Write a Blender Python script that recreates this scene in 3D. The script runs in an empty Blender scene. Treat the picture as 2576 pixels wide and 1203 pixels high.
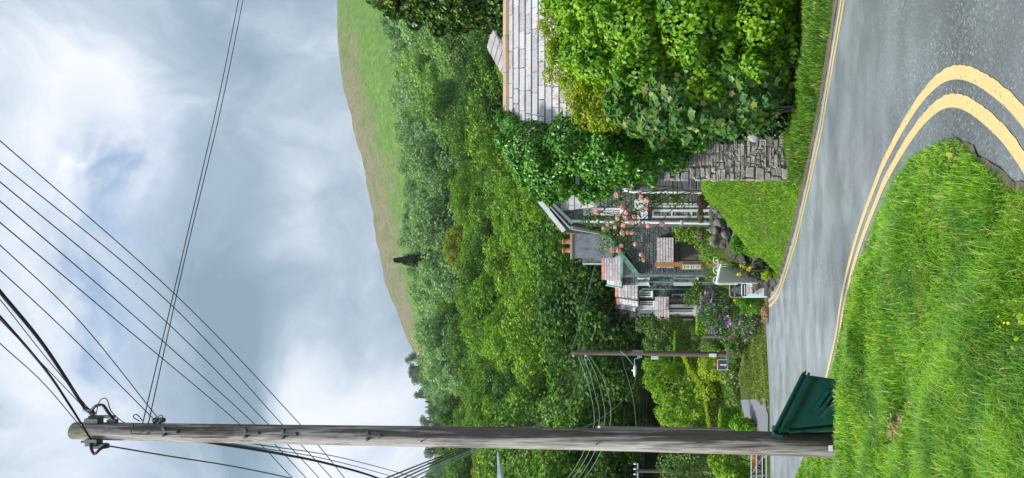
import bpy, math, random
import numpy as np
from mathutils import Vector, Matrix
R = math.radians
SC = bpy.context.scene
COL = SC.collection
F = 1789.0            # focal length in picture units (picture 2576 x 1203, lying on its side)
EYE = 1.7

def at(x, y, D):
    """point of the place seen at (x, y) of the sideways picture, D metres ahead"""
    return Vector(((601.5 - y) / F * D, D, EYE + (1640 - x) / F * D))

# ------------------------------------------------------------------ camera
cam = bpy.data.cameras.new('camera')
cam.sensor_fit = 'HORIZONTAL'; cam.sensor_width = 36.0; cam.lens = 25.0
cam.shift_x = -(1640 - 1288) / 2576.0
cam.clip_start = 0.1; cam.clip_end = 5000
camo = bpy.data.objects.new('camera', cam); COL.objects.link(camo)
camo.matrix_world = Matrix(((0, 1, 0, 0), (0, 0, -1, 0), (-1, 0, 0, EYE), (0, 0, 0, 1)))
SC.camera = camo
SC.render.resolution_x = 1024; SC.render.resolution_y = 478
SC.view_settings.view_transform = 'Standard'; SC.view_settings.look = 'None'
SC.view_settings.exposure = 0.0; SC.view_settings.gamma = 1.0
SC.cycles.max_bounces = 6; SC.cycles.diffuse_bounces = 3; SC.cycles.transparent_max_bounces = 8

# ------------------------------------------------------------------ node helper
class NT:
    def __init__(s, tree): s.t = tree; s.t.nodes.clear()
    def n(s, typ, **kw):
        nd = s.t.nodes.new(typ)
        for k, v in kw.items():
            if k == 'ins':
                for kk, vv in v.items():
                    if hasattr(vv, 'is_output'): s.t.links.new(vv, nd.inputs[kk])
                    else: nd.inputs[kk].default_value = vv
            else: setattr(nd, k, v)
        return nd
    def math(s, op, a, b=0.0, clamp=False):
        nd = s.n('ShaderNodeMath', operation=op, use_clamp=clamp)
        for i, v in enumerate((a, b)):
            if hasattr(v, 'is_output'): s.t.links.new(v, nd.inputs[i])
            else: nd.inputs[i].default_value = v
        return nd.outputs[0]
    def mix(s, f, a, b, blend='MIX'):
        nd = s.n('ShaderNodeMix', data_type='RGBA', blend_type=blend)
        for i, v in ((0, f), (6, a), (7, b)):
            if hasattr(v, 'is_output'): s.t.links.new(v, nd.inputs[i])
            else: nd.inputs[i].default_value = (v if i == 0 else (tuple(v) + (1,))[:4])
        return nd.outputs[2]
    def ramp(s, f, stops, interp='LINEAR'):
        nd = s.n('ShaderNodeValToRGB'); cr = nd.color_ramp; cr.interpolation = interp
        while len(cr.elements) < len(stops): cr.elements.new(0.5)
        for e, (p, c) in zip(cr.elements, stops):
            e.position = p; e.color = (c, c, c, 1) if isinstance(c, (int, float)) else tuple(c) + (1,)
        if hasattr(f, 'is_output'): s.t.links.new(f, nd.inputs[0])
        return nd.outputs[0]
    def noise(s, vec, scale, detail=4, rough=.55, dist=0.0, out='Fac'):
        nd = s.n('ShaderNodeTexNoise', ins={'Scale': scale, 'Detail': detail, 'Roughness': rough, 'Distortion': dist})
        if vec is not None: s.t.links.new(vec, nd.inputs['Vector'])
        return nd.outputs[out]
    def link(s, a, b): s.t.links.new(a, b)

# ------------------------------------------------------------------ sky
SUN_EL, SUN_AZ = R(57), R(236)          # azimuth measured from north (+Y) clockwise: behind, to the left
w = bpy.data.worlds.new('World'); SC.world = w; w.use_nodes = True
N = NT(w.node_tree)
tc = N.n('ShaderNodeTexCoord').outputs['Generated']
sky = N.n('ShaderNodeTexSky', sky_type='NISHITA', sun_disc=False, sun_elevation=SUN_EL, sun_rotation=SUN_AZ)
def blob(x, y, r, wgt):
    d = Vector(((601.5 - y) / F, 1, (1640 - x) / F)).normalized()
    dp = N.n('ShaderNodeVectorMath', operation='DOT_PRODUCT')
    N.link(wn, dp.inputs[0]); dp.inputs[1].default_value = d
    e = N.math('EXPONENT', N.math('MULTIPLY', N.math('SUBTRACT', dp.outputs['Value'], 1.0), (F / r) ** 2))
    return N.math('MULTIPLY', e, wgt)
nz = N.noise(tc, 2.2, 5, .55, 0.2, out='Color')
sub = N.n('ShaderNodeVectorMath', operation='SUBTRACT'); N.link(nz, sub.inputs[0]); sub.inputs[1].default_value = (.5, .5, .5)
scl = N.n('ShaderNodeVectorMath', operation='SCALE'); N.link(sub.outputs[0], scl.inputs[0]); scl.inputs['Scale'].default_value = 0.34
add = N.n('ShaderNodeVectorMath', operation='ADD'); N.link(tc, add.inputs[0]); N.link(scl.outputs[0], add.inputs[1])
nrm = N.n('ShaderNodeVectorMath', operation='NORMALIZE'); N.link(add.outputs[0], nrm.inputs[0]); wn = nrm.outputs[0]
v = N.math('MULTIPLY', N.math('SUBTRACT', N.noise(wn, 3.0, 8, .60, .5), .5), 1.25)
v = N.math('ADD', v, N.math('MULTIPLY', N.math('SUBTRACT', N.noise(wn, 8.0, 8, .62, .6), .5), .85))
for b in [(60, 330, 130, .30), (150, 130, 120, .26), (60, 40, 100, -.22), (290, 250, 80, .22), (20, 620, 120, .2), (120, 900, 120, .26), (30, 1150, 160, .22), (200, 1180, 90, -.1),
          (500, 120, 110, -.22), (640, 330, 150, -.08), (720, 760, 170, -.30), (800, 900, 120, -.28), (600, 950, 150, -.14), (560, 560, 130, -.04),
          (960, 940, 80, .55), (900, 760, 70, .3), (900, 1060, 95, .42), (870, 620, 55, .3), (830, 480, 55, .18), (980, 1180, 90, .3), (430, 430, 50, .3), (720, 190, 90, .12)]:
    v = N.math('ADD', v, blob(*b))
v = N.math('ADD', N.math('MULTIPLY', v, 1.12), .43, True)
cl = N.ramp(v, [(0.0, (.25, .35, .45)), (.3, (.35, .455, .56)), (.48, (.455, .555, .66)), (.72, (.67, .75, .85)), (1.0, (.88, .915, .97))])
zen = N.n('ShaderNodeSeparateXYZ'); N.link(tc, zen.inputs[0])
zf = N.n('ShaderNodeMapRange', interpolation_type='SMOOTHSTEP', ins={'Value': zen.outputs[2], 'From Min': .68, 'From Max': 1.0, 'To Min': 10.0, 'To Max': 25.0}).outputs[0]
cs = N.n('ShaderNodeVectorMath', operation='SCALE'); N.link(cl, cs.inputs[0]); N.link(zf, cs.inputs['Scale'])
bm_ = blob(300, 475, 85, 1.4)
for b in [(200, 745, 70, 1.5), (430, 380, 45, .4), (235, 400, 45, .6), (190, 660, 45, .5), (120, 1030, 60, .7), (1010, 1020, 45, .5)]:
    bm_ = N.math('ADD', bm_, blob(*b))
bm_ = N.math('MULTIPLY', bm_, N.ramp(N.noise(wn, 8, 6, .6), [(.40, .0), (.64, .9)]), True)
skb = N.n('ShaderNodeVectorMath', operation='MULTIPLY'); N.link(sky.outputs[0], skb.inputs[0]); skb.inputs[1].default_value = (2.3, 1.75, 1.5)
skc = N.mix(.5, skb.outputs[0], (4.6, 6.6, 9.3))
fin = N.mix(bm_, cs.outputs[0], skc)
bg = N.n('ShaderNodeBackground', ins={'Color': fin, 'Strength': 0.1})
out = N.n('ShaderNodeOutputWorld'); N.link(bg.outputs[0], out.inputs[0])
w.cycles.sampling_method = 'MANUAL'; w.cycles.sample_map_resolution = 256

sl = bpy.data.lights.new('sun', 'SUN'); sl.energy = 4.6; sl.angle = R(9); sl.color = (1, .965, .9)
so = bpy.data.objects.new('sun', sl); COL.objects.link(so)
sd = Vector((math.sin(SUN_AZ) * math.cos(SUN_EL), math.cos(SUN_AZ) * math.cos(SUN_EL), math.sin(SUN_EL)))
so.rotation_euler = sd.to_track_quat('Z', 'Y').to_euler(); so.location = sd * 50
SC.view_settings.exposure = 0.14

# ------------------------------------------------------------------ object helpers
def tag(o, label=None, cat=None, group=None, kind=None):
    if label: o['label'] = label
    if cat: o['category'] = cat
    if group: o['group'] = group
    if kind: o['kind'] = kind
    return o
def thing(name, loc, label, cat, group=None, rz=0):
    o = bpy.data.objects.new(name, None); COL.objects.link(o); o.location = loc; o.rotation_euler.z = rz
    o.empty_display_size = .2
    return tag(o, label, cat, group)
def link(name, me, mat, parent=None, local=False):
    o = bpy.data.objects.new(name, me); COL.objects.link(o)
    if mat is not None and not me.materials:
        for m in (mat if isinstance(mat, (list, tuple)) else [mat]): me.materials.append(m)
    if parent is not None:
        o.parent = parent
        if not local:
            if parent.type == 'EMPTY': o.matrix_parent_inverse = Matrix.Translation(-parent.location)
    return o
def mesh_np(name, V, Fc, mats=None, smooth=False, mi=None):
    me = bpy.data.meshes.new(name)
    V = np.asarray(V, np.float32); Fc = np.asarray(Fc, np.int32); k = Fc.shape[1]
    me.vertices.add(len(V)); me.vertices.foreach_set('co', V.ravel())
    me.loops.add(Fc.size); me.loops.foreach_set('vertex_index', Fc.ravel())
    me.polygons.add(len(Fc)); me.polygons.foreach_set('loop_start', np.arange(0, Fc.size, k, dtype=np.int32))
    me.polygons.foreach_set('loop_total', np.full(len(Fc), k, np.int32))
    if smooth: me.polygons.foreach_set('use_smooth', np.ones(len(Fc), bool))
    if mi is not None: me.polygons.foreach_set('material_index', np.asarray(mi, np.int32))
    me.update(calc_edges=True)
    return me
class MB:
    def __init__(s): s.v = []; s.f = []; s.sm = []
    def add(s, vs, fs, smooth=False):
        b = len(s.v); s.v += [tuple(p) for p in vs]
        s.f += [tuple(b + i for i in f) for f in fs]; s.sm += [smooth] * len(fs); return s
    def box(s, c, size, M=None):
        c = Vector(c); hx, hy, hz = (q / 2 for q in size)
        vs = [Vector((x, y, z)) for x in (-hx, hx) for y in (-hy, hy) for z in (-hz, hz)]
        if M is not None: vs = [M @ p for p in vs]
        return s.add([c + p for p in vs], [(0, 1, 3, 2), (4, 6, 7, 5), (0, 4, 5, 1), (2, 3, 7, 6), (0, 2, 6, 4), (1, 5, 7, 3)])
    def bar(s, a, b, w, h, up=(0, 0, 1)):
        a = Vector(a); b = Vector(b); d = (b - a).normalized(); u = Vector(up)
        sx = d.cross(u)
        if sx.length < 1e-4: sx = d.cross(Vector((0, 1, 0)))
        sx.normalize(); uz = sx.cross(d).normalized()
        vs = [p + sx * i * w / 2 + uz * j * h / 2 for p in (a, b) for i, j in ((-1, -1), (1, -1), (1, 1), (-1, 1))]
        return s.add(vs, [(3, 2, 1, 0), (4, 5, 6, 7), (0, 1, 5, 4), (1, 2, 6, 5), (2, 3, 7, 6), (3, 0, 4, 7)])
    def tube(s, pts, r, n=8, cap=True):
        pts = [Vector(p) for p in pts]; rr = r if hasattr(r, '__len__') else [r] * len(pts)
        rings = []; prev = None
        for i, p in enumerate(pts):
            d = (pts[min(i + 1, len(pts) - 1)] - pts[max(i - 1, 0)]).normalized()
            if prev is None:
                prev = d.cross(Vector((0, 1, .01)));
                if prev.length < .05: prev = d.cross(Vector((1, 0, 0)))
            u = (prev - d * prev.dot(d)).normalized(); prev = u; q = d.cross(u)
            rings.append([p + (u * math.cos(2 * math.pi * k / n) + q * math.sin(2 * math.pi * k / n)) * rr[i] for k in range(n)])
        vs = [p for rg in rings for p in rg]
        fs = [(i * n + k, i * n + (k + 1) % n, (i + 1) * n + (k + 1) % n, (i + 1) * n + k) for i in range(len(pts) - 1) for k in range(n)]
        s.add(vs, fs, True)
        if cap:
            s.add(rings[0], [tuple(range(n))[::-1]]); s.add(rings[-1], [tuple(range(n))])
        return s
    def lathe(s, c, prof, n=16, M=None):
        c = Vector(c); vs = []
        for r, z in prof:
            for k in range(n):
                p = Vector((r * math.cos(2 * math.pi * k / n), r * math.sin(2 * math.pi * k / n), z))
                vs.append(c + (M @ p if M is not None else p))
        fs = [(i * n + k, i * n + (k + 1) % n, (i + 1) * n + (k + 1) % n, (i + 1) * n + k) for i in range(len(prof) - 1) for k in range(n)]
        return s.add(vs, fs, True)
    def prism(s, poly, off):
        poly = [Vector(p) for p in poly]; off = Vector(off); n = len(poly)
        vs = poly + [p + off for p in poly]
        return s.add(vs, [tuple(range(n)), tuple(range(n, 2 * n))[::-1]] + [((i + 1) % n, i, n + i, n + (i + 1) % n) for i in range(n)])
    def build(s, name, mat, parent=None, local=False, bevel=0):
        me = bpy.data.meshes.new(name); me.from_pydata(s.v, [], s.f)
        me.polygons.foreach_set('use_smooth', s.sm); me.update()
        o = link(name, me, mat, parent, local)
        if bevel:
            m = o.modifiers.new('bevel', 'BEVEL'); m.width = bevel; m.segments = 2; m.limit_method = 'ANGLE'
        return o
def copy_tree(o, parent=None):
    c = o.copy(); COL.objects.link(c)
    if parent is not None: c.parent = parent
    for ch in o.children: copy_tree(ch, c)
    return c

# ------------------------------------------------------------------ materials
def mat(name):
    m = bpy.data.materials.new(name); m.use_nodes = True
    n = NT(m.node_tree); o = n.n('ShaderNodeOutputMaterial'); return m, n, o
def pbsdf(n, o, col, rough=.7, bump=None, bstr=.3, bdist=.02, metal=0.0, spec=.5, trans=None):
    ins = {'Base Color': col if hasattr(col, 'is_output') else tuple(col) + (1,), 'Roughness': rough, 'Metallic': metal, 'Specular IOR Level': spec}
    p = n.n('ShaderNodeBsdfPrincipled', ins=ins)
    if bump is not None:
        b = n.n('ShaderNodeBump', ins={'Strength': bstr, 'Distance': bdist, 'Height': bump}); n.link(b.outputs[0], p.inputs['Normal'])
    n.link(p.outputs[0], o.inputs[0]); return p
def leafmat(name, cols, rough=.5, trans=.3, nscale=.6, nz=.35, objrand=.0, spec=.35, tint=(1.25, 1.35, .5)):
    """cols: list of 3-4 leaf colours spread leaf by leaf"""
    m, n, o = mat(name)
    g = n.n('ShaderNodeNewGeometry').outputs['Random Per Island']
    tcn = n.n('ShaderNodeTexCoord').outputs['Object']
    nn = n.noise(tcn, nscale, 3)
    f = n.math('ADD', n.math('MULTIPLY', g, 1 - nz), n.math('MULTIPLY', n.math('SUBTRACT', n.math('MULTIPLY', nn, 2.2), .6), nz), True)
    if objrand:
        r = n.n('ShaderNodeObjectInfo').outputs['Random']
        f = n.math('ADD', f, n.math('MULTIPLY', n.math('SUBTRACT', r, .5), objrand), True)
    k = len(cols); c = n.ramp(f, [(i / (k - 1), cc) for i, cc in enumerate(cols)])
    p = n.n('ShaderNodeBsdfPrincipled', ins={'Base Color': c, 'Roughness': rough, 'Specular IOR Level': spec})
    t = n.n('ShaderNodeBsdfTranslucent', ins={'Color': n.mix(1.0, c, tint, 'MULTIPLY')})
    ms = n.n('ShaderNodeMixShader', ins={0: trans}); n.link(p.outputs[0], ms.inputs[1]); n.link(t.outputs[0], ms.inputs[2])
    n.link(ms.outputs[0], o.inputs[0]); return m
def plain(name, col, rough=.6, var=.15, scale=8, bstr=.1, metal=0, spec=.5, dirt=None, dscale=3):
    m, n, o = mat(name); t = n.n('ShaderNodeTexCoord').outputs['Object']
    a = n.noise(t, scale, 5)
    c = n.mix(a, [q * (1 - var) for q in col], [min(1, q * (1 + var)) for q in col])
    if dirt: c = n.mix(n.ramp(n.noise(t, dscale, 6, .65), [(.48, 0.0), (.68, 1.0)]), c, dirt)
    pbsdf(n, o, c, rough, a, bstr, .01, metal, spec); return m

def asphalt():
    m, n, o = mat('asphalt'); g = n.n('ShaderNodeNewGeometry').outputs['Position']
    fine = n.n('ShaderNodeTexVoronoi', ins={'Scale': 60.0}); n.link(g, fine.inputs['Vector'])
    sp = n.ramp(fine.outputs['Color'], [(.0, (.035, .037, .042)), (.5, (.085, .09, .098)), (.8, (.17, .175, .185)), (1.0, (.50, .50, .49))])
    mp = n.n('ShaderNodeMapping', ins={'Rotation': (0, 0, R(-62)), 'Scale': (.22, 1.2, 1)}); n.link(g, mp.inputs[0])
    st = n.math('ADD', n.math('MULTIPLY', n.noise(mp.outputs[0], .55, 4), .55), n.math('MULTIPLY', n.noise(g, .7, 5, .65), .45))
    c = n.mix(n.ramp(st, [(.38, .15), (.62, 1.0)]), sp, n.mix(.55, sp, (.30, .325, .35)))
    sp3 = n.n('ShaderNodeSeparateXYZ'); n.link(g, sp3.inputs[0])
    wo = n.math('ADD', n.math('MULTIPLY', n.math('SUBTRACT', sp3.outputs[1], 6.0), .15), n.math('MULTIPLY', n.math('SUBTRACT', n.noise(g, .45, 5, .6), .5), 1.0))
    c = n.mix(n.math('MULTIPLY', n.math('MINIMUM', n.math('MAXIMUM', wo, 0.0), 1.0), .85), c, n.mix(st, (.30, .335, .37), (.44, .475, .51)))  # grazing sheen put into the colour, paler away from the camera
    pa = n.noise(g, .9, 3); c = n.mix(n.ramp(pa, [(.35, .5), (.6, 0.0)]), c, (.10, .10, .11))
    c = n.mix(n.ramp(n.noise(g, 5, 6, .75), [(.60, 0.0), (.78, .5)]), c, (.07, .07, .075))
    ck = n.n('ShaderNodeTexVoronoi', feature='DISTANCE_TO_EDGE', ins={'Scale': .33}); n.link(n.noise(g, .0, 0, out='Color') if False else g, ck.inputs['Vector'])
    c = n.mix(n.math('MULTIPLY', n.ramp(ck.outputs['Distance'], [(0.0, .55), (.006, 0.0)]), n.ramp(n.noise(g, .5, 2), [(.5, 0.0), (.6, 1.0)])), c, (.03, .03, .03))
    bh = n.math('ADD', n.math('MULTIPLY', fine.outputs['Distance'], .6), n.noise(g, 140, 2))
    pbsdf(n, o, c, n.ramp(n.noise(g, .8, 4), [(.35, .26), (.65, .38)]), bh, .22, .004, spec=1.0); return m
def paint(name, col):
    m, n, o = mat(name); g = n.n('ShaderNodeNewGeometry').outputs['Position']
    a = n.noise(g, 90, 3); b = n.noise(g, 9, 5, .7)
    c = n.mix(b, [q * .82 for q in col], col)
    c = n.mix(n.ramp(n.noise(g, 26, 6, .7), [(.57, 0.0), (.70, .85)]), c, (.13, .12, .105))
    c = n.mix(n.ramp(n.noise(g, 120, 3, .6), [(.60, 0.0), (.66, .7)]), c, (.16, .15, .13))
    pbsdf(n, o, c, .6, a, .4, .004); return m
def stone(name, cols, sx=3.0, sz=7.0, mortar=(.42, .40, .37), mw=.05, yaxis=False, bstr=.9):
    """irregular rubble courses"""
    m, n, o = mat(name); g = n.n('ShaderNodeNewGeometry').outputs['Position']
    d = n.n('ShaderNodeVectorMath', operation='SCALE'); n.link(n.noise(g, 2.5, 3, out='Color'), d.inputs[0]); d.inputs['Scale'].default_value = .22
    ad = n.n('ShaderNodeVectorMath', operation='ADD'); n.link(g, ad.inputs[0]); n.link(d.outputs[0], ad.inputs[1])
    mp = n.n('ShaderNodeMapping', ins={'Scale': (sx, sx, sz)}); n.link(ad.outputs[0], mp.inputs[0])
    v1 = n.n('ShaderNodeTexVoronoi', feature='F1', ins={'Scale': 1.0, 'Randomness': .85}); n.link(mp.outputs[0], v1.inputs['Vector'])
    v2 = n.n('ShaderNodeTexVoronoi', feature='DISTANCE_TO_EDGE', ins={'Scale': 1.0, 'Randomness': .85}); n.link(mp.outputs[0], v2.inputs['Vector'])
    sep = n.n('ShaderNodeSeparateColor'); n.link(v1.outputs['Color'], sep.inputs[0])
    c = n.ramp(sep.outputs[0], [(i / (len(cols) - 1), cc) for i, cc in enumerate(cols)])
    fn = n.noise(g, 22, 6, .7); c = n.mix(n.ramp(fn, [(.35, .0), (.75, .55)]), c, mortar)
    e = n.ramp(v2.outputs['Distance'], [(0.0, 0.0), (mw, 1.0)])
    c = n.mix(e, mortar, c)
    h = n.math('ADD', n.math('MULTIPLY', e, .8), n.math('MULTIPLY', fn, .5))
    pbsdf(n, o, c, .85, h, bstr, .03, spec=.3); return m
def slate(name, cols, lich=(.42, .41, .40), amount=.5):
    m, n, o = mat(name); g = n.n('ShaderNodeNewGeometry'); r = g.outputs['Random Per Island']; p = g.outputs['Position']
    c = n.ramp(r, [(i / (len(cols) - 1), cc) for i, cc in enumerate(cols)])
    c = n.mix(n.ramp(n.noise(p, 16, 6, .7), [(.42, 0.0), (.7, amount)]), c, lich)
    c = n.mix(n.ramp(n.noise(p, 2.3, 4), [(.55, 0.0), (.75, .35)]), c, (.10, .085, .08))
    pbsdf(n, o, c, .55, n.noise(p, 30, 5), .35, .01, spec=.45); return m
def wood_pole(name, base, dark, light):
    m, n, o = mat(name); t = n.n('ShaderNodeTexCoord').outputs['Object']
    mp = n.n('ShaderNodeMapping', ins={'Scale': (9, 9, .55)}); n.link(t, mp.inputs[0])
    a = n.noise(mp.outputs[0], 2.2, 7, .62, .6)
    mp2 = n.n('ShaderNodeMapping', ins={'Scale': (30, 30, 1.1)}); n.link(t, mp2.inputs[0])
    b = n.noise(mp2.outputs[0], 2.0, 4, .6, .3)
    c = n.ramp(a, [(.30, dark), (.45, base), (.62, light), (.8, base)])
    c = n.mix(n.ramp(b, [(.55, 0.0), (.68, .7)]), c, dark)
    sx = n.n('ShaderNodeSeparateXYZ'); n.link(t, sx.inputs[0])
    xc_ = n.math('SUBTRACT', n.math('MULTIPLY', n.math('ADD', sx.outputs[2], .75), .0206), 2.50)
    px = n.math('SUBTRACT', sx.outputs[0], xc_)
    # dark streak stains, with the side away from sun painted darker; algae near top
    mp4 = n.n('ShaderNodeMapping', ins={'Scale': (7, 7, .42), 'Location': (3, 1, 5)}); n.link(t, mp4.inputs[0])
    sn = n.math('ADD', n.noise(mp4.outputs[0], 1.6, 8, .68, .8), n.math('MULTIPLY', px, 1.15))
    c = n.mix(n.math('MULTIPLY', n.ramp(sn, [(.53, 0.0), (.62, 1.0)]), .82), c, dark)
    kn = n.n('ShaderNodeTexVoronoi', ins={'Scale': 1.0}); mk = n.n('ShaderNodeMapping', ins={'Scale': (5, 5, 1.4)}); n.link(t, mk.inputs[0]); n.link(mk.outputs[0], kn.inputs['Vector'])
    rg_ = n.math('SINE', n.math('MULTIPLY', kn.outputs['Distance'], 55.0)); c = n.mix(n.math('MULTIPLY', n.ramp(kn.outputs['Distance'], [(.10, .9), (.34, 0.0)]), n.math('ADD', n.math('MULTIPLY', rg_, .4), .3, True)), c, dark)
    low = n.math('MULTIPLY', n.math('SUBTRACT', 1.6, sx.outputs[2]), .5, True)
    c = n.mix(n.math('MULTIPLY', low, .45), c, (.085, .062, .052))
    top = n.math('MULTIPLY', n.math('SUBTRACT', sx.outputs[2], 8.25), 2.2, True)
    c = n.mix(n.math('MULTIPLY', top, .55), c, (.17, .18, .03))
    pbsdf(n, o, c, .8, n.math('ADD', a, n.math('MULTIPLY', b, .5)), .8, .02, spec=.3); return m

M = {}
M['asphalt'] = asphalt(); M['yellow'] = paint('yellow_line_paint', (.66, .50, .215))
M['white'] = plain('white_paint', (.80, .82, .84), .45, .05, 6, .05, dirt=(.62, .63, .60))
M['cleanwhite'] = plain('white_plastic', (.86, .88, .90), .35, .03, 6, .02)
M['green'] = plain('pale_green_paint', (.20, .42, .33), .45, .1, 7, .05, dirt=(.10, .17, .13))
M['slateA'] = slate('pale_slate', [(.22, .215, .225), (.36, .345, .355), (.46, .44, .45), (.29, .275, .28), (.40, .385, .40)], (.56, .54, .54), .75)
M['slateB'] = slate('brown_stained_slate', [(.20, .17, .165), (.30, .26, .26), (.38, .35, .36), (.24, .20, .20)], (.5, .47, .47), .55)
M['slateC'] = slate('light_slate', [(.34, .35, .38), (.44, .45, .48), (.52, .52, .55)], (.6, .6, .6), .5)
M['terracotta'] = plain('terracotta', (.52, .20, .115), .7, .25, 9, .2, dirt=(.25, .13, .09))
M['ridge'] = plain('ochre_ridge_tile', (.40, .30, .205), .85, .3, 6, .4, dirt=(.55, .33, .17), dscale=2)
M['rubble'] = stone('rubble_stone', [(.33, .30, .28), (.46, .42, .38), (.18, .17, .17), (.58, .55, .52), (.38, .32, .27), (.25, .25, .27)], 4.6, 11.5, (.40, .37, .34), .12)
M['gablestone'] = stone('dark_slate_stone', [(.06, .072, .088), (.10, .113, .132), (.125, .135, .142), (.085, .095, .112)], 1.9, 4.6, (.045, .05, .057), .05)
M['facestone'] = stone('grey_block_stone', [(.15, .155, .16), (.24, .245, .25), (.11, .115, .12), (.28, .28, .28)], 2.4, 4.2, (.08, .08, .08), .06)
M['bigblock'] = stone('large_grey_block', [(.085, .09, .10), (.12, .125, .135), (.15, .155, .16)], 1.3, 2.7, (.22, .21, .20), .035, bstr=.5)
M['drystone'] = plain('mossy_boulder', (.085, .078, .07), .9, .45, 5, .8, dirt=(.045, .05, .028), dscale=2.2)
M['render'] = plain('grey_render', (.22, .235, .29), .85, .2, 3, .3, dirt=(.10, .10, .12), dscale=2)
M['poleA'] = wood_pole('weathered_pole_wood', (.38, .33, .32), (.075, .043, .040), (.64, .61, .60))
M['poleB'] = plain('dark_pole_wood', (.15, .115, .10), .85, .4, 9, .5)
M['post'] = plain('orange_stained_wood', (.43, .20, .065), .6, .2, 9, .2)
M['greywood'] = plain('grey_weathered_wood', (.20, .175, .17), .85, .35, 12, .4)
M['darkwood'] = plain('dark_timber', (.055, .05, .05), .8, .4, 12, .3)
M['doorwood'] = plain('weathered_door_wood', (.17, .145, .15), .8, .35, 14, .4)
M['metal'] = plain('galvanised_steel', (.42, .45, .47), .45, .15, 20, .1, .6)
M['iron'] = plain('dull_iron', (.10, .115, .12), .55, .3, 25, .3, .5)
M['cable'] = plain('black_cable', (.022, .02, .026), .6, .1, 20, 0)
M['wire'] = plain('bare_wire', (.06, .05, .07), .5, .1, 20, 0)
M['greenwire'] = plain('pale_service_wire', (.28, .42, .36), .5, .1, 20, 0)
M['binA'] = plain('dark_green_plastic', (.002, .048, .044), .36, .12, 4, .06, spec=.5, dirt=(.010, .060, .045), dscale=2.5)
M['black'] = plain('black_plastic', (.02, .02, .024), .4, .1, 9, .02)
M['blue'] = plain('sign_blue', (.035, .085, .13), .35, .1, 9, .02)
M['red'] = plain('sign_red', (.55, .02, .03), .35, .05, 9, .02)
M['paper'] = plain('notice_paper', (.52, .62, .52), .5, .05, 9, .02)
M['glass'] = plain('dark_window_glass', (.06, .075, .09), .08, .2, 2, 0, spec=.8)
M['bark'] = plain('bark', (.075, .062, .05), .9, .35, 6, .6)
M['copestone'] = plain('grey_coping', (.17, .165, .16), .95, .5, 9, 1.0, dirt=(.05, .055, .035), dscale=5)
M['darkrock'] = plain('quartz_stone', (.33, .34, .34), .8, .25, 12, .5)
M['basket'] = plain('coir_basket', (.155, .075, .035), .95, .35, 40, .8)
M['lamp'] = plain('lamp_plastic', (.58, .62, .66), .4, .06, 8, .02)
M['tarmac2'] = plain('grey_drive', (.17, .17, .185), .85, .25, 14, .4)
M['dead'] = plain('dead_grass', (.34, .22, .12), .9, .3, 30, .3)
M['chalk'] = plain('chalk', (.45, .60, .55), .8, .1, 20, 0)
M['cream'] = plain('cream_print', (.62, .48, .27), .5, .1, 20, 0)
M['pink'] = leafmat('rose_pink', [(.97, .45, .45), (1.0, .60, .58), (1.0, .78, .74)], .6, .3, tint=(1, .9, .95))
M['purple'] = leafmat('purple_petal', [(.42, .14, .48), (.55, .24, .62), (.72, .42, .76)], .6, .2, tint=(1, 1, 1))
M['magenta'] = leafmat('magenta_petal', [(.26, .01, .20), (.42, .03, .32)], .6, .2, tint=(1, 1, 1))
M['yellowfl'] = leafmat('yellow_petal', [(.80, .60, .02), (.85, .70, .03)], .6, .2)
M['orangefl'] = leafmat('orange_petal', [(.75, .35, .03), (.80, .48, .05)], .6, .2)

# ------------------------------------------------------------------ ground
SL = 0.0978
VERGE = [(0.15, -12), (0.15, 2.2), (.27, 4.0), (.52, 4.6), (.74, 5.15), (.72, 6), (.5, 7), (.16, 7.9), (-.27, 8.75), (-.78, 9.4), (-1.22, 9.85), (-1.68, 10.4), (-2.6, 11.8), (-3.75, 13.35), (-4.55, 14.8), (-5.5, 16.2), (-8.5, 18.2), (-16, 20.2), (-60, 24)]
FAR = [(60, -20), (12, 2.5), (7.5, 6.2), (5.2, 8.4), (3.5, 10.35), (3.0, 11.0), (2.30, 12.1), (1.5, 13.6), (.78, 15.2), (.1, 16.95), (-1.15, 20.9), (-1.62, 23.1), (-1.95, 25.5), (-2.15, 27.2), (-2.8, 27.5), (-3.7, 26.7), (-5.5, 25.1), (-7.5, 24.6), (-14, 24.6), (-60, 30)]
def polydist(P, line):
    P = np.asarray(P, float); L = np.asarray(line, float); best = np.full(len(P), 1e9)
    for a, b in zip(L[:-1], L[1:]):
        ab = b - a; t = np.clip(((P - a) @ ab) / (ab @ ab), 0, 1)
        best = np.minimum(best, np.hypot(*(P - a - t[:, None] * ab).T))
    return best
def inside(P, poly):
    P = np.asarray(P, float); c = np.zeros(len(P), bool); n = len(poly)
    for i in range(n):
        (x1, y1), (x2, y2) = poly[i], poly[(i + 1) % n]
        if y1 == y2: continue
        k = ((y1 > P[:, 1]) != (y2 > P[:, 1])) & (P[:, 0] < (x2 - x1) * (P[:, 1] - y1) / (y2 - y1) + x1)
        c ^= k
    return c
ROADPOLY = VERGE + FAR[::-1]
VPOLY = VERGE + [(-60, -12)]
sstep = lambda t: (lambda q: q * q * (3 - 2 * q))(np.clip(t, 0, 1))
SKYL = [(-900, 1120), (0, 845), (150, 850), (300, 882), (450, 922), (600, 950), (700, 965), (800, 1002), (890, 1042), (1000, 1072), (1203, 1095), (2200, 1180)]
_sx = np.arange(-1500, 2600, 10.0); _sv = np.interp(_sx, [p[0] for p in SKYL], [845 if i == 0 else p[1] for i, p in enumerate(SKYL)])
_k = np.hanning(17); _k /= _k.sum(); SKX = _sx[8:-8]; SKV = np.convolve(_sv, _k, 'valid')
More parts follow.
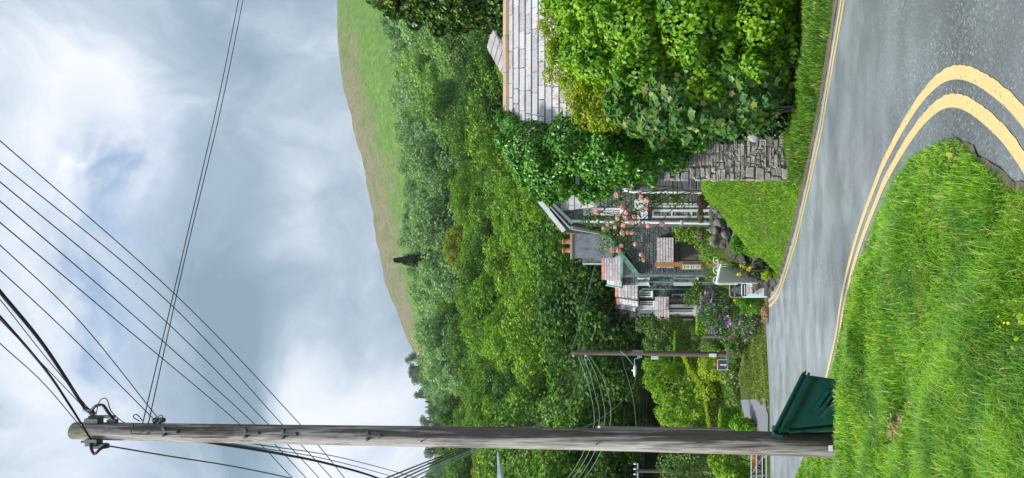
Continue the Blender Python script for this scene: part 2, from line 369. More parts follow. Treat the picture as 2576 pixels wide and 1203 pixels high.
def hz(X, Y):
    X = np.asarray(X, float); Y = np.asarray(Y, float); sh = X.shape; X = X.ravel(); Y = Y.ravel()
    z = np.interp(Y, [-60, 0, 36, 45, 58], [4, 0, -3.52, -3.7, -3.6])
    z = np.where(Y < 36, np.where(Y > -30, -SL * Y, z), z)
    # wooded slope and the open hill behind it
    yy = 601.5 - X / np.maximum(Y, 1) * F
    z600 = EYE + (1640 - (np.interp(yy, SKX, SKV) + 1.6 * np.sin(yy * .05) + 1.1 * np.sin(yy * .13 + 1))) / F * 600
    z150 = -3.6 + 92 * .40
    zf = np.where(Y < 150, -3.6 + (Y - 58) * .40, z150 + (z600 - z150) * np.clip((Y - 150) / 450, 0, 1) ** 1.15)
    wob = 1.2 * np.sin(X * .021 + Y * .013) + .8 * np.sin(X * .05 - Y * .04)
    zf = zf + wob * np.clip((Y - 120) / 100, 0, 1) * np.clip((640 - Y) / 100, 0, 1)
    zf = np.where(Y > 600, z600 - ((Y - 600) / 30) ** 1.35, zf)
    z = np.where(Y > 58, zf, z)
    # verge on the near side
    P = np.c_[X, Y]; iv = inside(P, VPOLY); d = polydist(P, VERGE)
    tus = .055 * np.sin(X * 3.1 + 1 + 1.3 * np.sin(Y * 1.7)) * np.sin(Y * 2.6 + .8 * np.sin(X * 2.3)) + .045 * np.sin(X * 1.3 + Y * 1.9 + 2) + .02 * np.sin(X * 7.1 + Y * 3) * np.sin(Y * 6.3 - X)
    z = z + np.where(iv, .24 * sstep(d / 1.5) + tus * sstep(d / .8), 0)
    # bank beyond the road on the right, terrace of the cottages
    ir = inside(P, ROADPOLY); d2 = polydist(P, FAR); off = ~iv & ~ir & (Y < 60)
    up = np.where(off, np.clip((X + 1.5 + np.clip((Y - 24) * .05, 0, 2)) / 3.0, 0, 1) * 2.15 * sstep((Y - 15.6) / 6.6) * np.clip(d2 / .9, 0, 1), 0)
    up = up + np.where(off & (X > 1), .12 * sstep(d2 / .6), 0)
    ter = np.where(off & (Y > 24), np.interp(Y, [24, 30, 40, 52, 58], [-.35, -1.1, -1.62, -1.7, -2.2]), -99)
    tm = sstep((X + 1.6 + np.clip(Y - 28, 0, 99) * .11) / 1.2)
    z = np.where(ter > -50, np.maximum(z, z * (1 - tm) + ter * tm), z + up)
    # mown mound left of the road end
    z = z + np.where(off, .85 * np.exp(-((X + 6.2) / 2.4) ** 2 - ((Y - 30.0) / 2.6) ** 2) * np.clip(d2 / 1.5, 0, 1), 0)
    z = z + np.where(off & (X < -2.5), .06 * sstep(d2 / .4), 0)
    return z.reshape(sh)
H = lambda x, y: float(hz(np.array([x]), np.array([y]))[0])

def terrain_mat():
    m, n, o = mat('grassland'); g = n.n('ShaderNodeNewGeometry').outputs['Position']
    s = n.n('ShaderNodeSeparateXYZ'); n.link(g, s.inputs[0])
    near = n.mix(n.noise(g, 3, 6, .7), (.045, .060, .018), (.085, .12, .028))
    near = n.mix(n.ramp(n.noise(g, 14, 5, .7), [(.60, 0.0), (.75, .7)]), near, (.16, .12, .07))
    mp = n.n('ShaderNodeMapping', ins={'Scale': (.03, .012, .05)}); n.link(g, mp.inputs[0])
    mp3 = n.n('ShaderNodeMapping', ins={'Scale': (.5, .12, .12)}); n.link(g, mp3.inputs[0])
    hgreen = n.mix(n.ramp(n.noise(mp3.outputs[0], .8, 7, .75), [(.38, 0.0), (.62, 1.0)]), (.065, .125, .020), (.135, .235, .04))
    hbrown = n.mix(n.ramp(n.noise(mp3.outputs[0], .9, 7, .78), [(.36, 0.0), (.56, 1.0)]), (.075, .115, .030), (.22, .165, .115))
    fx = n.math('MULTIPLY', n.math('SUBTRACT', 130.0, s.outputs[0]), .012)
    fz = n.math('MULTIPLY', n.math('SUBTRACT', s.outputs[2], 192.0), .02)
    f = n.math('ADD', n.math('MINIMUM', fx, 1.0), n.math('MINIMUM', fz, .9))
    f = n.math('ADD', f, n.math('MULTIPLY', n.math('SUBTRACT', n.noise(g, .018, 6, .65), .5), 2.4))
    hill = n.mix(n.ramp(f, [(.35, 0.0), (.95, 1.0)]), hgreen, hbrown)
    hill = n.mix(n.ramp(n.noise(mp3.outputs[0], .22, 6, .7), [(.50, 0.0), (.62, .75)]), hill, (.085, .145, .03))
    hill = n.mix(n.ramp(n.noise(g, .06, 6, .75), [(.60, 0.0), (.70, .5)]), hill, (.04, .06, .022))
    c = n.mix(n.math('MULTIPLY', n.math('SUBTRACT', s.outputs[1], 60.0), .1, True), near, hill)
    pbsdf(n, o, c, .95, n.noise(g, 3, 6, .7), .6, .08, spec=.1); return m
def spaced(lo, hi, n, c, k):
    t = np.linspace(-1, 1, n); return t
xs = np.unique(np.concatenate([np.arange(-12, 8.01, .2), np.arange(-40, -12, 1.5), np.arange(9, 40, 1.5), np.arange(-150, -40, 5), np.arange(42, 150, 5), np.arange(-900, -150, 12), np.arange(155, 900, 12)]))
ys = np.unique(np.concatenate([np.arange(1, 34, .2), np.arange(-12, 1, 1), np.arange(-60, -12, 8), np.arange(34, 64, .7), np.arange(64, 160, 4), np.arange(160, 680, 10), np.arange(680, 1300, 60)]))
GX, GY = np.meshgrid(xs, ys); GZ = hz(GX, GY)
nx, ny = len(xs), len(ys); idx = np.arange(nx * ny).reshape(ny, nx)
me = mesh_np('ground', np.c_[GX.ravel(), GY.ravel(), GZ.ravel()], np.c_[idx[:-1, :-1].ravel(), idx[:-1, 1:].ravel(), idx[1:, 1:].ravel(), idx[1:, :-1].ravel()], smooth=True)
tag(link('ground', me, terrain_mat()), kind='structure')

# road surface: planar sheet, 4 mm over the ground
def sheet(name, poly, m, dz=.004, parent=None):
    vs = [(x, y, -SL * y + dz) for x, y in poly]
    mb = MB(); import mathutils.geometry as mg
    tris = mg.tessellate_polygon([[Vector(p) for p in vs]])
    mb.add(vs, [tuple(t) for t in tris]); o = mb.build(name, m, parent)
    for p in o.data.polygons:
        if p.normal.z < 0: p.flip() if hasattr(p, 'flip') else None
    return o
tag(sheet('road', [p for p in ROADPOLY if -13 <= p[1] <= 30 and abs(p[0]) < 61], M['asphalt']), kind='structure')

def smoothline(P, n):
    P = np.asarray(P, float); k = 3
    for _ in range(k):
        Q = [P[0]]
        for a, b in zip(P[:-1], P[1:]): Q += [.75 * a + .25 * b, .25 * a + .75 * b]
        Q.append(P[-1]); P = np.array(Q)
    return P
def offset(P, d):
    T = np.gradient(P, axis=0); T /= np.linalg.norm(T, axis=1)[:, None]
    return P + np.c_[-T[:, 1], T[:, 0]] * d
def stripe(name, P, d0, d1, label, group=None, dz=.009):
    A, B = offset(P, d0), offset(P, d1); n = len(P)
    rs = np.random.RandomState(3); jit = (rs.rand(n) - .5) * .010
    V = np.r_[np.c_[A[:, 0] + jit, A[:, 1], -SL * A[:, 1] + dz], np.c_[B, -SL * B[:, 1] + dz]]
    i = np.arange(n - 1); o = link(name, mesh_np(name, V, np.c_[i, i + 1, n + i + 1, n + i]), M['yellow'])
    return tag(o, kind='structure')
NL = smoothline([(-5.3, 15.85), (-4.5, 14.55), (-3.5, 13.15), (-2.3, 11.65), (-1.40, 10.55), (-.90, 10.18), (-.40, 9.63), (-.14, 9.25), (.13, 8.85), (.44, 8.28), (.65, 7.84), (.80, 7.55), (.96, 7.1), (1.10, 6.65), (1.235, 6.12), (1.29, 5.69), (1.295, 5.38), (1.245, 5.06), (1.135, 4.72), (.967, 4.36), (.81, 4.07), (.55, 3.72), (.2, 3.3), (-.2, 2.9)], 0)
stripe('yellow_line', NL, 0.0, -.10, 'outer')
stripe('yellow_line', NL, -.20, -.30, 'inner')
FL = smoothline([(7.5, 5.95), (5.0, 8.28), (3.44, 10.05), (3.18, 10.5), (2.27, 11.85), (2.10, 12.1), (1.93, 12.4), (.72, 15.0), (.40, 15.75), (.18, 16.2), (-1.22, 20.45), (-1.45, 21.3), (-1.76, 22.9), (-2.02, 24.6), (-2.22, 26.0)], 0)
stripe('yellow_line', FL, 0.02, .12, 'far outer')
stripe('yellow_line', FL, .22, .32, 'far inner')
M['dirt'] = plain('roadside_grit', (.13, .10, .075), .95, .5, 25, .9, dirt=(.07, .10, .03), dscale=4)
def edging(P, w0, w1, h):
    P = smoothline(P, 0); T = np.r_[[0], np.cumsum(np.hypot(*np.diff(P, axis=0).T))]; t = np.arange(0, T[-1], .12); P = np.c_[np.interp(t, T, P[:, 0]), np.interp(t, T, P[:, 1])]
    r_ = np.random.RandomState(2); n = len(P); rows = []
    for d, z in ((w0, .006), (w0 * .5 + w1 * .5, h), (w1, h * .6)):
        Q = offset(P, d) + r_.randn(n, 2) * .012; rows.append(np.c_[Q, -SL * Q[:, 1] + z + r_.rand(n) * .012])
    V = np.concatenate(rows); i = np.arange(n - 1); Fc = np.concatenate([np.c_[a * n + i, a * n + i + 1, (a + 1) * n + i + 1, (a + 1) * n + i] for a in (0, 1)])
    tag(link('road_edge', mesh_np('road_edge', V, Fc, smooth=True), M['dirt']), kind='structure')
edging([p for p in FAR if -1 < p[0] + 3 and p[1] > 1 and p[0] < 13], .04, -.20, .04)
edging([p for p in VERGE if p[1] > 1 and p[0] > -10], -.02, .09, .02)
# drive behind the road end
dv = MB(); dp = [(-6.2, 25.1), (-7.6, 24.9), (-8.4, 27), (-8.0, 30), (-7.4, 33.5)]; dq = [(-6.2, 25.1), (-5.8, 26.0), (-6.2, 27.5), (-6.9, 30.5), (-6.2, 33.5)]
vs = []; fs = []
for k in range(21):
    t = k / 20 * 4; i = min(int(t), 3); u = t - i
    a = np.array(dp[i]) * (1 - u) + np.array(dp[i + 1]) * u; b = np.array(dq[i]) * (1 - u) + np.array(dq[i + 1]) * u
    for j in range(7):
        p = a * (1 - j / 6) + b * j / 6; vs.append((p[0], p[1], H(*p) + .03))
fs = [(r * 7 + j, r * 7 + j + 1, (r + 1) * 7 + j + 1, (r + 1) * 7 + j) for r in range(20) for j in range(6)]
dv.add(vs, fs, True); tag(dv.build('driveway_path', M['tarmac2']), kind='structure')

# ------------------------------------------------------------------ foliage
TPL = {
 'leaf': ([(0, 0, 0), (-.42, .45, .12), (0, 1, 0), (.42, .45, .12)], [(0, 2, 1), (0, 3, 2)]),
 'narrow': ([(0, 0, 0), (-.17, .45, .05), (0, 1, -.08), (.17, .45, .05)], [(0, 2, 1), (0, 3, 2)]),
 'ovate': ([(0, 0, 0), (-.36, .22, .08), (-.34, .6, .08), (0, 1, -.06), (.34, .6, .08), (.36, .22, .08)], [(0, 3, 2), (0, 2, 1), (0, 4, 3), (0, 5, 4)]),
 'lobed': ([(0, 0, 0), (-.42, .02, .05), (-.36, .27, .03), (-.60, .60, .0), (-.30, .66, .05), (0, 1.02, -.08), (.30, .66, .05), (.60, .60, .0), (.36, .27, .03), (.42, .02, .05)],
           [(0, 2, 1), (0, 4, 2), (2, 4, 3), (0, 5, 4), (0, 6, 5), (0, 8, 6), (6, 8, 7), (0, 9, 8)]),
 'blob': ([(-.5, 0, 0), (0, -.45, .18), (.5, 0, 0), (0, .5, .18)], [(0, 1, 2), (0, 2, 3)]),
}
def unit(a): return a / np.maximum(np.linalg.norm(a, axis=1), 1e-9)[:, None]
def leaves(P, Nm, Dn, size, shape):
    """P points, Nm leaf normals, Dn pointing directions (N,3), size (N,)"""
    tv, tf = TPL[shape]; tv = np.array(tv); tf = np.array(tf); n = len(P)
    Nm = unit(Nm); S = unit(np.cross(Dn, Nm)); D = unit(np.cross(Nm, S))
    V = P[:, None] + (S[:, None] * tv[None, :, :1] + D[:, None] * tv[None, :, 1:2] + Nm[:, None] * tv[None, :, 2:3]) * size[:, None, None]
    Fc = tf[None] + (np.arange(n) * len(tv))[:, None, None]
    return V.reshape(-1, 3), Fc.reshape(-1, 3)
def join(parts):
    V = []; Fc = []; b = 0
    for v_, f_ in parts: V.append(v_); Fc.append(f_ + b); b += len(v_)
    return np.concatenate(V), np.concatenate(Fc)
def lobe_cloud(rs, lobes, n, thick=.35):
    """points on the skins of overlapping lobes (cx,cy,cz,rx,ry,rz); returns P, outward normals"""
    L = np.array(lobes, float); w_ = (L[:, 3] * L[:, 5]) + 1e-6; li = rs.choice(len(L), n, p=w_ / w_.sum())
    d = unit(rs.randn(n, 3)); r = 1 - thick * rs.rand(n) ** 1.6
    P = L[li, :3] + d * L[li, 3:] * r[:, None]
    keep = np.ones(n, bool)
    for j in range(len(L)):
        q = ((P - L[j, :3]) / L[j, 3:]); inner = (q ** 2).sum(1) < .34
        keep &= ~(inner & (li != j))
    return P[keep], unit(d[keep] / L[li[keep], 3:])
def rough(rs, lobes, k=7, f0=.22, f1=.42, out=.92):
    res = []
    for L in lobes:
        L = np.array(L, float); res.append(tuple(list(L[:3]) + list(L[3:] * .86)))
        d = unit(rs.randn(k, 3)); r = L[3:].mean()
        for dd in d:
            q = (f0 + (f1 - f0) * rs.rand()) * r; c = L[:3] + dd * L[3:] * out
            res.append((c[0], c[1], c[2], q * 1.1, q, q * .9))
    return res
def foliage(rs, lobes, n, size, shape, up=.5, rnd=.7, droop=.5, thick=.35, ground=None):
    P, Nn = lobe_cloud(rs, lobes, n, thick)
    if ground is not None: k = P[:, 2] > ground; P, Nn = P[k], Nn[k]
    m = len(P)
    Nm = Nn + np.array([0, 0, up]) + rs.randn(m, 3) * rnd * .6
    Dn = rs.randn(m, 3) * .8 + np.array([0, 0, -droop * 2]) + Nn * .4
    return leaves(P, Nm, Dn, size * (.45 + .95 * rs.rand(m)), shape)

def shrub(name, base, lobes, n, size, shape, fmat, label, cat, group=None, up=.5, rnd=.7, droop=.5, seed=1, stems=5, flowers=None, thick=.35, stemr=.03):
    """lobes relative to base; flowers: list of (material, name, n, size)"""
    rs = np.random.RandomState(seed); base = Vector(base)
    t = thing(name, base, label, cat, group)
    lobes0 = lobes; lobes = rough(rs, lobes, 11, .15, .30, .95)
    V, Fc = foliage(rs, lobes, n, size, shape, up, rnd, droop, thick, ground=.0)
    link('foliage', mesh_np('foliage', V, Fc), fmat, t, local=True)
    if stems:
        mb = MB()
        for i in range(stems):
            L = lobes0[rs.randint(len(lobes0))]; e = Vector(L[:3]); a = Vector((e.x * .25 + rs.randn() * .05, e.y * .25, -.08))
            mid = a.lerp(e, .5) + Vector(rs.randn(3) * .12)
            mb.tube([a, mid, e, e + Vector((rs.randn() * .3, rs.randn() * .3, .4)) * L[5]], [stemr, stemr * .8, stemr * .5, stemr * .15], 5)
        mb.build('stem', M['bark'], t, local=True)
    for (fm, fn, k, fs) in (flowers or []):
        P, Nn = lobe_cloud(rs, lobes, int(k * 1.6), .05); P = P + Nn * .03
        kk = P[:, 2] > .05; P, Nn = P[kk], Nn[kk]
        parts = []
        for j in range(7):
            off = rs.randn(len(P), 3) * fs * .35
            parts.append(leaves(P + off, Nn + rs.randn(len(P), 3) * .6, rs.randn(len(P), 3), np.full(len(P), fs * .8), 'ovate'))
        V, Fc = join(parts); o = link(fn, mesh_np(fn, V, Fc), fm, t, local=True); o['kind'] = 'stuff'
    return t

def tree_proto(name, seed, h, r, nleaf, lsize, fmat, kind='round', trunk=.28, crown0=.22):
    """tree at origin: trunk with limbs + crown of leaf clumps"""
    rs = np.random.RandomState(seed); t = thing(name, (0, 0, 0), None, None)
    lobes = []
    nl = {'round': 26, 'willow': 22, 'oval': 18}[kind]
    cz = h * (crown0 + 1) / 2; rz = h * (1 - crown0) / 2
    for i in range(nl):
        d = unit(rs.randn(1, 3))[0]; k = .55 + .25 * rs.rand(); s = r * (.26 + .2 * rs.rand())
        c = d * np.array([r * k, r * k, rz * k]) + np.array([0, 0, cz])
        lobes.append((c[0], c[1], c[2], s * 1.15, s * 1.15, s * (.78 if kind == 'round' else 1.15)))
    lobes.append((0, 0, cz, r * .55, r * .55, rz * .6))
    big = lobes; lobes = rough(rs, [tuple(list(q[:3]) + [q[3] * .95, q[4] * .95, q[5] * .95]) for q in big], 9, .22, .40, .95)
    V1, F1 = foliage(rs, lobes, nleaf, lsize, 'blob', up=.75, rnd=.75, droop=.2 if kind == 'round' else .8, thick=.4)
    # fine twigs of leaves breaking the outline
    L = np.array(lobes); k = nleaf // 6; li = rs.randint(len(L), size=k); d = unit(rs.randn(k, 3)); P = L[li, :3] + d * L[li, 3:] * (1.0 + .22 * rs.rand(k))[:, None]
    V2, F2 = leaves(P, d + rs.randn(k, 3), rs.randn(k, 3), lsize * (.5 + .6 * rs.rand(k)), 'leaf')
    V, Fc = join([(V1, F1), (V2, F2)])
    link('crown', mesh_np('crown', V, Fc), fmat, t, local=True)
    mb = MB(); tr = trunk * h / 12
    mb.tube([(0, 0, -1.0), (.05 * r, 0, h * .2), (-.04 * r, .05 * r, h * .45), (0, 0, h * .8)], [tr * 1.3, tr, tr * .7, tr * .15], 8)
    for i in range(8):
        a = 6.283 * i / 8 + rs.rand(); z0 = h * (.2 + .35 * rs.rand()); e = big[i * 2 % nl]
        mb.tube([(0, 0, z0), (e[0] * .5, e[1] * .5, z0 + (e[2] - z0) * .45), (e[0], e[1], e[2])], [tr * .5, tr * .32, tr * .08], 5)
    mb.build('trunk', M['bark'], t, local=True)
    return t
def conifer_proto(seed, h, r, fmat, n=2600, ls=1.0):
    rs = np.random.RandomState(seed); t = thing('conifer_tree', (0, 0, 0), None, None)
    z = rs.rand(n) ** .8; rad = r * (1 - z) * (.55 + .45 * np.abs(np.sin(z * 17 + .6 * np.sin(z * 40))) ** 2) * rs.rand(n) ** .5 + .05; a = rs.rand(n) * 6.283
    P = np.c_[rad * np.cos(a), rad * np.sin(a), h * (.08 + .92 * z) - rad * .25]
    Dn = np.c_[np.cos(a), np.sin(a), -.5 + 0 * a]
    V, Fc = leaves(P, np.c_[0 * a, 0 * a, 1 + 0 * a] + rs.randn(n, 3) * .4, Dn, ls * (.5 + .7 * (1 - z) * rs.rand(n)), 'leaf')
    link('crown', mesh_np('crown', V, Fc), fmat, t, local=True)
    MB().tube([(0, 0, -1), (0, 0, h * .98)], [r * .09, .03], 6).build('trunk', M['bark'], t, local=True)
    return t

LM = {}
LM['oak'] = leafmat('oak_foliage', [(.026, .08, .010), (.07, .17, .017), (.18, .34, .028), (.40, .56, .05)], .6, .22, .35, .5, .45)
LM['oaklight'] = leafmat('yellow_green_foliage', [(.13, .20, .012), (.24, .30, .015), (.34, .38, .03)], .6, .35, .3, .4, .2)
LM['willow'] = leafmat('silvery_willow_foliage', [(.085, .165, .075), (.16, .28, .12), (.27, .42, .19), (.42, .57, .30)], .6, .28, .16, .5, .5)
LM['ash'] = leafmat('soft_green_ash_foliage', [(.11, .22, .055), (.19, .34, .08), (.30, .47, .12), (.42, .58, .20)], .6, .3, .2, .5, .3)
LM['oakdark'] = leafmat('dark_wood_foliage', [(.022, .07, .012), (.045, .12, .016), (.085, .19, .02), (.16, .29, .035)], .6, .25, .35, .5, .3)
LM['oakmid'] = leafmat('light_wood_foliage', [(.07, .16, .014), (.13, .26, .02), (.21, .37, .028), (.34, .50, .05)], .6, .32, .35, .5, .3)
LM['bushgreen'] = leafmat('far_bush_foliage', [(.07, .14, .035), (.12, .22, .05), (.20, .32, .08)], .6, .25, .3, .4, .2)
LM['conifer'] = leafmat('dark_conifer_needles', [(.035, .065, .03), (.06, .10, .045), (.09, .14, .055)], .7, .1, .3, .4, .2)
LM['lime'] = leafmat('bright_garden_foliage', [(.10, .20, .015), (.17, .32, .022), (.28, .45, .03), (.40, .52, .05)], .5, .35, 1.2, .5)
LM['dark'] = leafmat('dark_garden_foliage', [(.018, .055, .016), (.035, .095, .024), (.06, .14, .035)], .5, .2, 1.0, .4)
LM['hedge'] = leafmat('clipped_hedge_foliage', [(.12, .27, .010), (.20, .42, .014), (.30, .54, .02)], .6, .3, 1.5, .4)
LM['gold'] = leafmat('golden_foliage', [(.20, .33, .012), (.38, .48, .02), (.16, .30, .02)], .6, .3, 1.5, .4)
LM['ivy'] = leafmat('glossy_ivy', [(.02, .085, .014), (.055, .19, .02), (.12, .33, .026), (.22, .48, .04)], .33, .22, 1.6, .5, spec=.45)
LM['ivyyellow'] = leafmat('variegated_leaves', [(.012, .05, .01), (.03, .11, .015), (.06, .16, .015), (.36, .34, .02)], .38, .22, 1.0, .25, spec=.45)
LM['broad'] = leafmat('broad_leaf_green', [(.03, .11, .014), (.085, .23, .018), (.18, .38, .020), (.33, .55, .022), (.50, .68, .02)], .42, .35, 1.2, .5, spec=.4)
LM['syc'] = leafmat('sycamore_leaf', [(.03, .10, .035), (.06, .17, .04), (.12, .27, .04), (.24, .42, .04)], .45, .3, 1.0, .45, spec=.4)
LM['sycnew'] = leafmat('new_sycamore_leaf', [(.36, .48, .04), (.34, .34, .10), (.42, .38, .16), (.36, .20, .09)], .45, .3, 1.0, .2)
LM['small'] = leafmat('fine_yellow_green_leaf', [(.13, .23, .012), (.24, .37, .015), (.38, .48, .02), (.52, .52, .05)], .5, .35, 1.5, .5)
LM['twig'] = leafmat('orange_twig_tips', [(.50, .36, .10), (.55, .40, .14), (.45, .24, .08)], .7, .1)
LM['rose'] = leafmat('rose_leaf', [(.05, .12, .02), (.11, .22, .025), (.22, .35, .04)], .5, .3, 3, .3)
LM['fern'] = leafmat('fern_green', [(.05, .16, .01), (.10, .27, .015), (.17, .38, .02)], .5, .35, 2, .3)
LM['rhodo'] = leafmat('rhododendron_leaf', [(.018, .055, .018), (.04, .11, .03), (.10, .20, .07), (.28, .40, .22)], .35, .15, 2, .25, spec=.4)

# ------------------------------------------------------------------ grass
def grassmat(name, cols):
    m, n, o = mat(name); g = n.n('ShaderNodeNewGeometry'); r = g.outputs['Random Per Island']
    p = g.outputs['Position']
    f = n.math('ADD', n.math('MULTIPLY', r, .55), n.math('MULTIPLY', n.math('SUBTRACT', n.noise(p, 1.9, 6, .75), .40), 2.1), True)
    c = n.ramp(f, [(i / (len(cols) - 1), cc) for i, cc in enumerate(cols)])
    c = n.mix(n.ramp(n.noise(p, 2.6, 4, .6), [(.60, 0.0), (.70, .55)]), c, (.30, .34, .06))
    c = n.mix(n.ramp(r, [(0, 0.0), (.93, 1.0)], 'CONSTANT'), c, (.50, .44, .20))
    c = n.mix(n.ramp(r, [(0, 1.0), (.05, 0.0)], 'CONSTANT'), c, (.045, .14, .03))
    pr = n.n('ShaderNodeBsdfPrincipled', ins={'Base Color': c, 'Roughness': .48, 'Specular IOR Level': .35})
    t = n.n('ShaderNodeBsdfTranslucent', ins={'Color': n.mix(1.0, c, (1.2, 1.3, .5), 'MULTIPLY')})
    ms = n.n('ShaderNodeMixShader', ins={0: .30}); n.link(pr.outputs[0], ms.inputs[1]); n.link(t.outputs[0], ms.inputs[2])
    n.link(ms.outputs[0], o.inputs[0]); return m
M['grass'] = grassmat('long_grass', [(.035, .12, .014), (.095, .26, .014), (.21, .43, .014), (.42, .62, .04)])
M['lawn'] = grassmat('lawn_grass', [(.09, .24, .008), (.17, .38, .010), (.25, .50, .014), (.36, .60, .025)])
M['mown'] = grassmat('mown_bank_grass', [(.05, .11, .012), (.12, .19, .02), (.20, .27, .03), (.30, .34, .06)])
M['verge'] = grassmat('dark_verge_grass', [(.04, .12, .010), (.075, .20, .010), (.12, .29, .012), (.22, .40, .02)])  # darker green than the lawn, also used for garden grass
def fieldnoise(P, s, seed):
    rs = np.random.RandomState(seed); out = 0
    for i in range(6):
        a = rs.rand() * 6.28; k = s * (.6 + 1.6 * rs.rand()); ph = rs.rand() * 6.28
        out = out + np.sin((P[:, 0] * math.cos(a) + P[:, 1] * math.sin(a)) * k + ph)
    return out / 6
def blades(P, h, wd, lean, rs, flow=None):
    """3-segment bent blades, all quads/tri as tri faces"""
    n = len(P); a = rs.rand(n) * 6.283
    if flow is not None: a = flow + rs.randn(n) * 1.5
    D = np.c_[np.cos(a), np.sin(a), 0 * a]; S = np.c_[-np.sin(a + rs.randn(n) * .6), np.cos(a), 0 * a]; S = unit(S)
    ln = (lean * (.35 + rs.rand(n)))[:, None] * h[:, None]; up = np.array([0, 0, 1.])
    hh = h[:, None]; w_ = wd[:, None]
    p0 = P; p1 = P + D * ln * .22 + up * hh * .5; p2 = P + D * ln * .62 + up * hh * .85; p3 = P + D * ln * 1.15 + up * hh * (1.0 - .25 * lean[:, None])
    V = np.stack([p0 - S * w_ * .5, p0 + S * w_ * .5, p1 - S * w_ * .5, p1 + S * w_ * .5, p2 - S * w_ * .32, p2 + S * w_ * .32, p3], 1)
    Fc = np.array([(0, 1, 3), (0, 3, 2), (2, 3, 5), (2, 5, 4), (4, 5, 6)])
    return V.reshape(-1, 3), (Fc[None] + (np.arange(n) * 7)[:, None, None]).reshape(-1, 3)
def frustum(P, m=.04):
    x = 1640 - (P[:, 2] - EYE) / P[:, 1] * F; y = 601.5 - P[:, 0] / P[:, 1] * F
    return (x > 1500) & (x < 2576 + 160) & (y > -120) & (y < 1203 + 600)
rs = np.random.RandomState(11)
def near_grass():
    n = 700000; D = 2.3 + (17.5 - 2.3) * rs.rand(n) ** 1.35; y = -80 + 1860 * rs.rand(n); X = (601.5 - y) / F * D
    P2 = np.c_[X, D]; k = inside(P2, VPOLY); P2 = P2[k]; d = polydist(P2, VERGE)
    k = d > .04 * np.clip(fieldnoise(P2, 9, 33) + .25 + .5 * fieldnoise(P2, 30, 34), 0, 1) ; P2 = P2[k]; d = d[k]
    # thin out with distance from the viewer, and bare / dead patches
    fn = fieldnoise(P2, 2.2, 5); fn2 = fieldnoise(P2, 5.5, 9)
    k = rs.rand(len(P2)) < np.clip(1.05 - .5 * (fn2 > .45), 0, 1); P2 = P2[k]; d = d[k]; fn = fn[k]
    z = hz(P2[:, 0], P2[:, 1]); P = np.c_[P2, z]; k = frustum(P); P = P[k]; d = d[k]; fn = fn[k]
    fh = fieldnoise(P, 4.5, 41)
    h = (.045 + .12 * np.clip(fn + .45, 0, 1.3) + .11 * np.clip(fh + .2, 0, 1) + .04 * rs.rand(len(P))) * np.clip(.5 + d / .6, 0, 1) * (.5 + .8 * rs.rand(len(P))) * np.interp(P[:, 1], [5, 8, 11], [1.0, .68, .5])
    wd = (.0036 + .0060 * rs.rand(len(P)) ** 2) * np.clip(P[:, 1] / 5.0, .75, 2.0)
    flow = 2.2 + 3.2 * fieldnoise(P, 2.2, 21)
    return blades(P, h, wd, np.clip(.7 + .7 * fieldnoise(P, 3.0, 8) + .25 * rs.randn(len(P)), .15, 1.4), rs, flow)
V, Fc = near_grass()
tag(link('long_grass', mesh_np('long_grass', V, Fc), M['grass']), 'long bright green grass on the near verge by the pole', 'grass', kind='stuff')
def far_grass(name, xr, yr, n, h0, h1, wd0, m, label, pred, lean=.5):
    P2 = np.c_[xr[0] + (xr[1] - xr[0]) * rs.rand(n), yr[0] + (yr[1] - yr[0]) * rs.rand(n)]
    k = ~inside(P2, ROADPOLY) & ~inside(P2, VPOLY) & pred(P2[:, 0], P2[:, 1]); P2 = P2[k]; d = polydist(P2, FAR); k = d > .06; P2 = P2[k]; d = d[k]
    P = np.c_[P2, hz(P2[:, 0], P2[:, 1])]
    h = (h0 + (h1 - h0) * np.clip(fieldnoise(P, 2.5, 4) + .5, 0, 1)) * (.6 + .8 * rs.rand(len(P))) * np.clip(.5 + d, 0, 1)
    V, Fc = blades(P, h, wd0 * (.6 + .8 * rs.rand(len(P))), np.full(len(P), lean), rs)
    tag(link(name, mesh_np(name, V, Fc), m), label, 'grass', kind='stuff')
far_grass('verge_grass', (1.1, 8), (5.5, 17), 62000, .07, .22, .012, M['verge'], 'dark green verge grass between the far kerb and the overgrown wall', lambda X, Y: (X > 1.15) & (Y < 16.3), .8)
far_grass('lawn_grass', (-1.6, 3), (15, 24), 80000, .035, .09, .012, M['lawn'], 'bright sloping lawn between the kerb, the stone wall and the boulder wall', lambda X, Y: ((X < 1.25) | (Y > 15.9)) & (Y < 23.2 + .25 * (X - 1)))
far_grass('garden_grass', (-14, 3.5), (23, 56), 90000, .06, .2, .035, M['verge'], 'rough garden grass between the shrubs and the cottages', lambda X, Y: ((Y > 33) | (X > -2.3)) & ~((X < -6.0) & (Y < 34)), .8)
far_grass('mown_grass', (-9.5, -2.3), (24.6, 34), 60000, .04, .10, .022, M['mown'], 'streaky mown grass mound at the end of the road below the sign', lambda X, Y: ~((X < -6.0 + .0 * Y) & (Y < 26.2)) & ~((X < -6.15) & (Y < 33)) , 1.0)

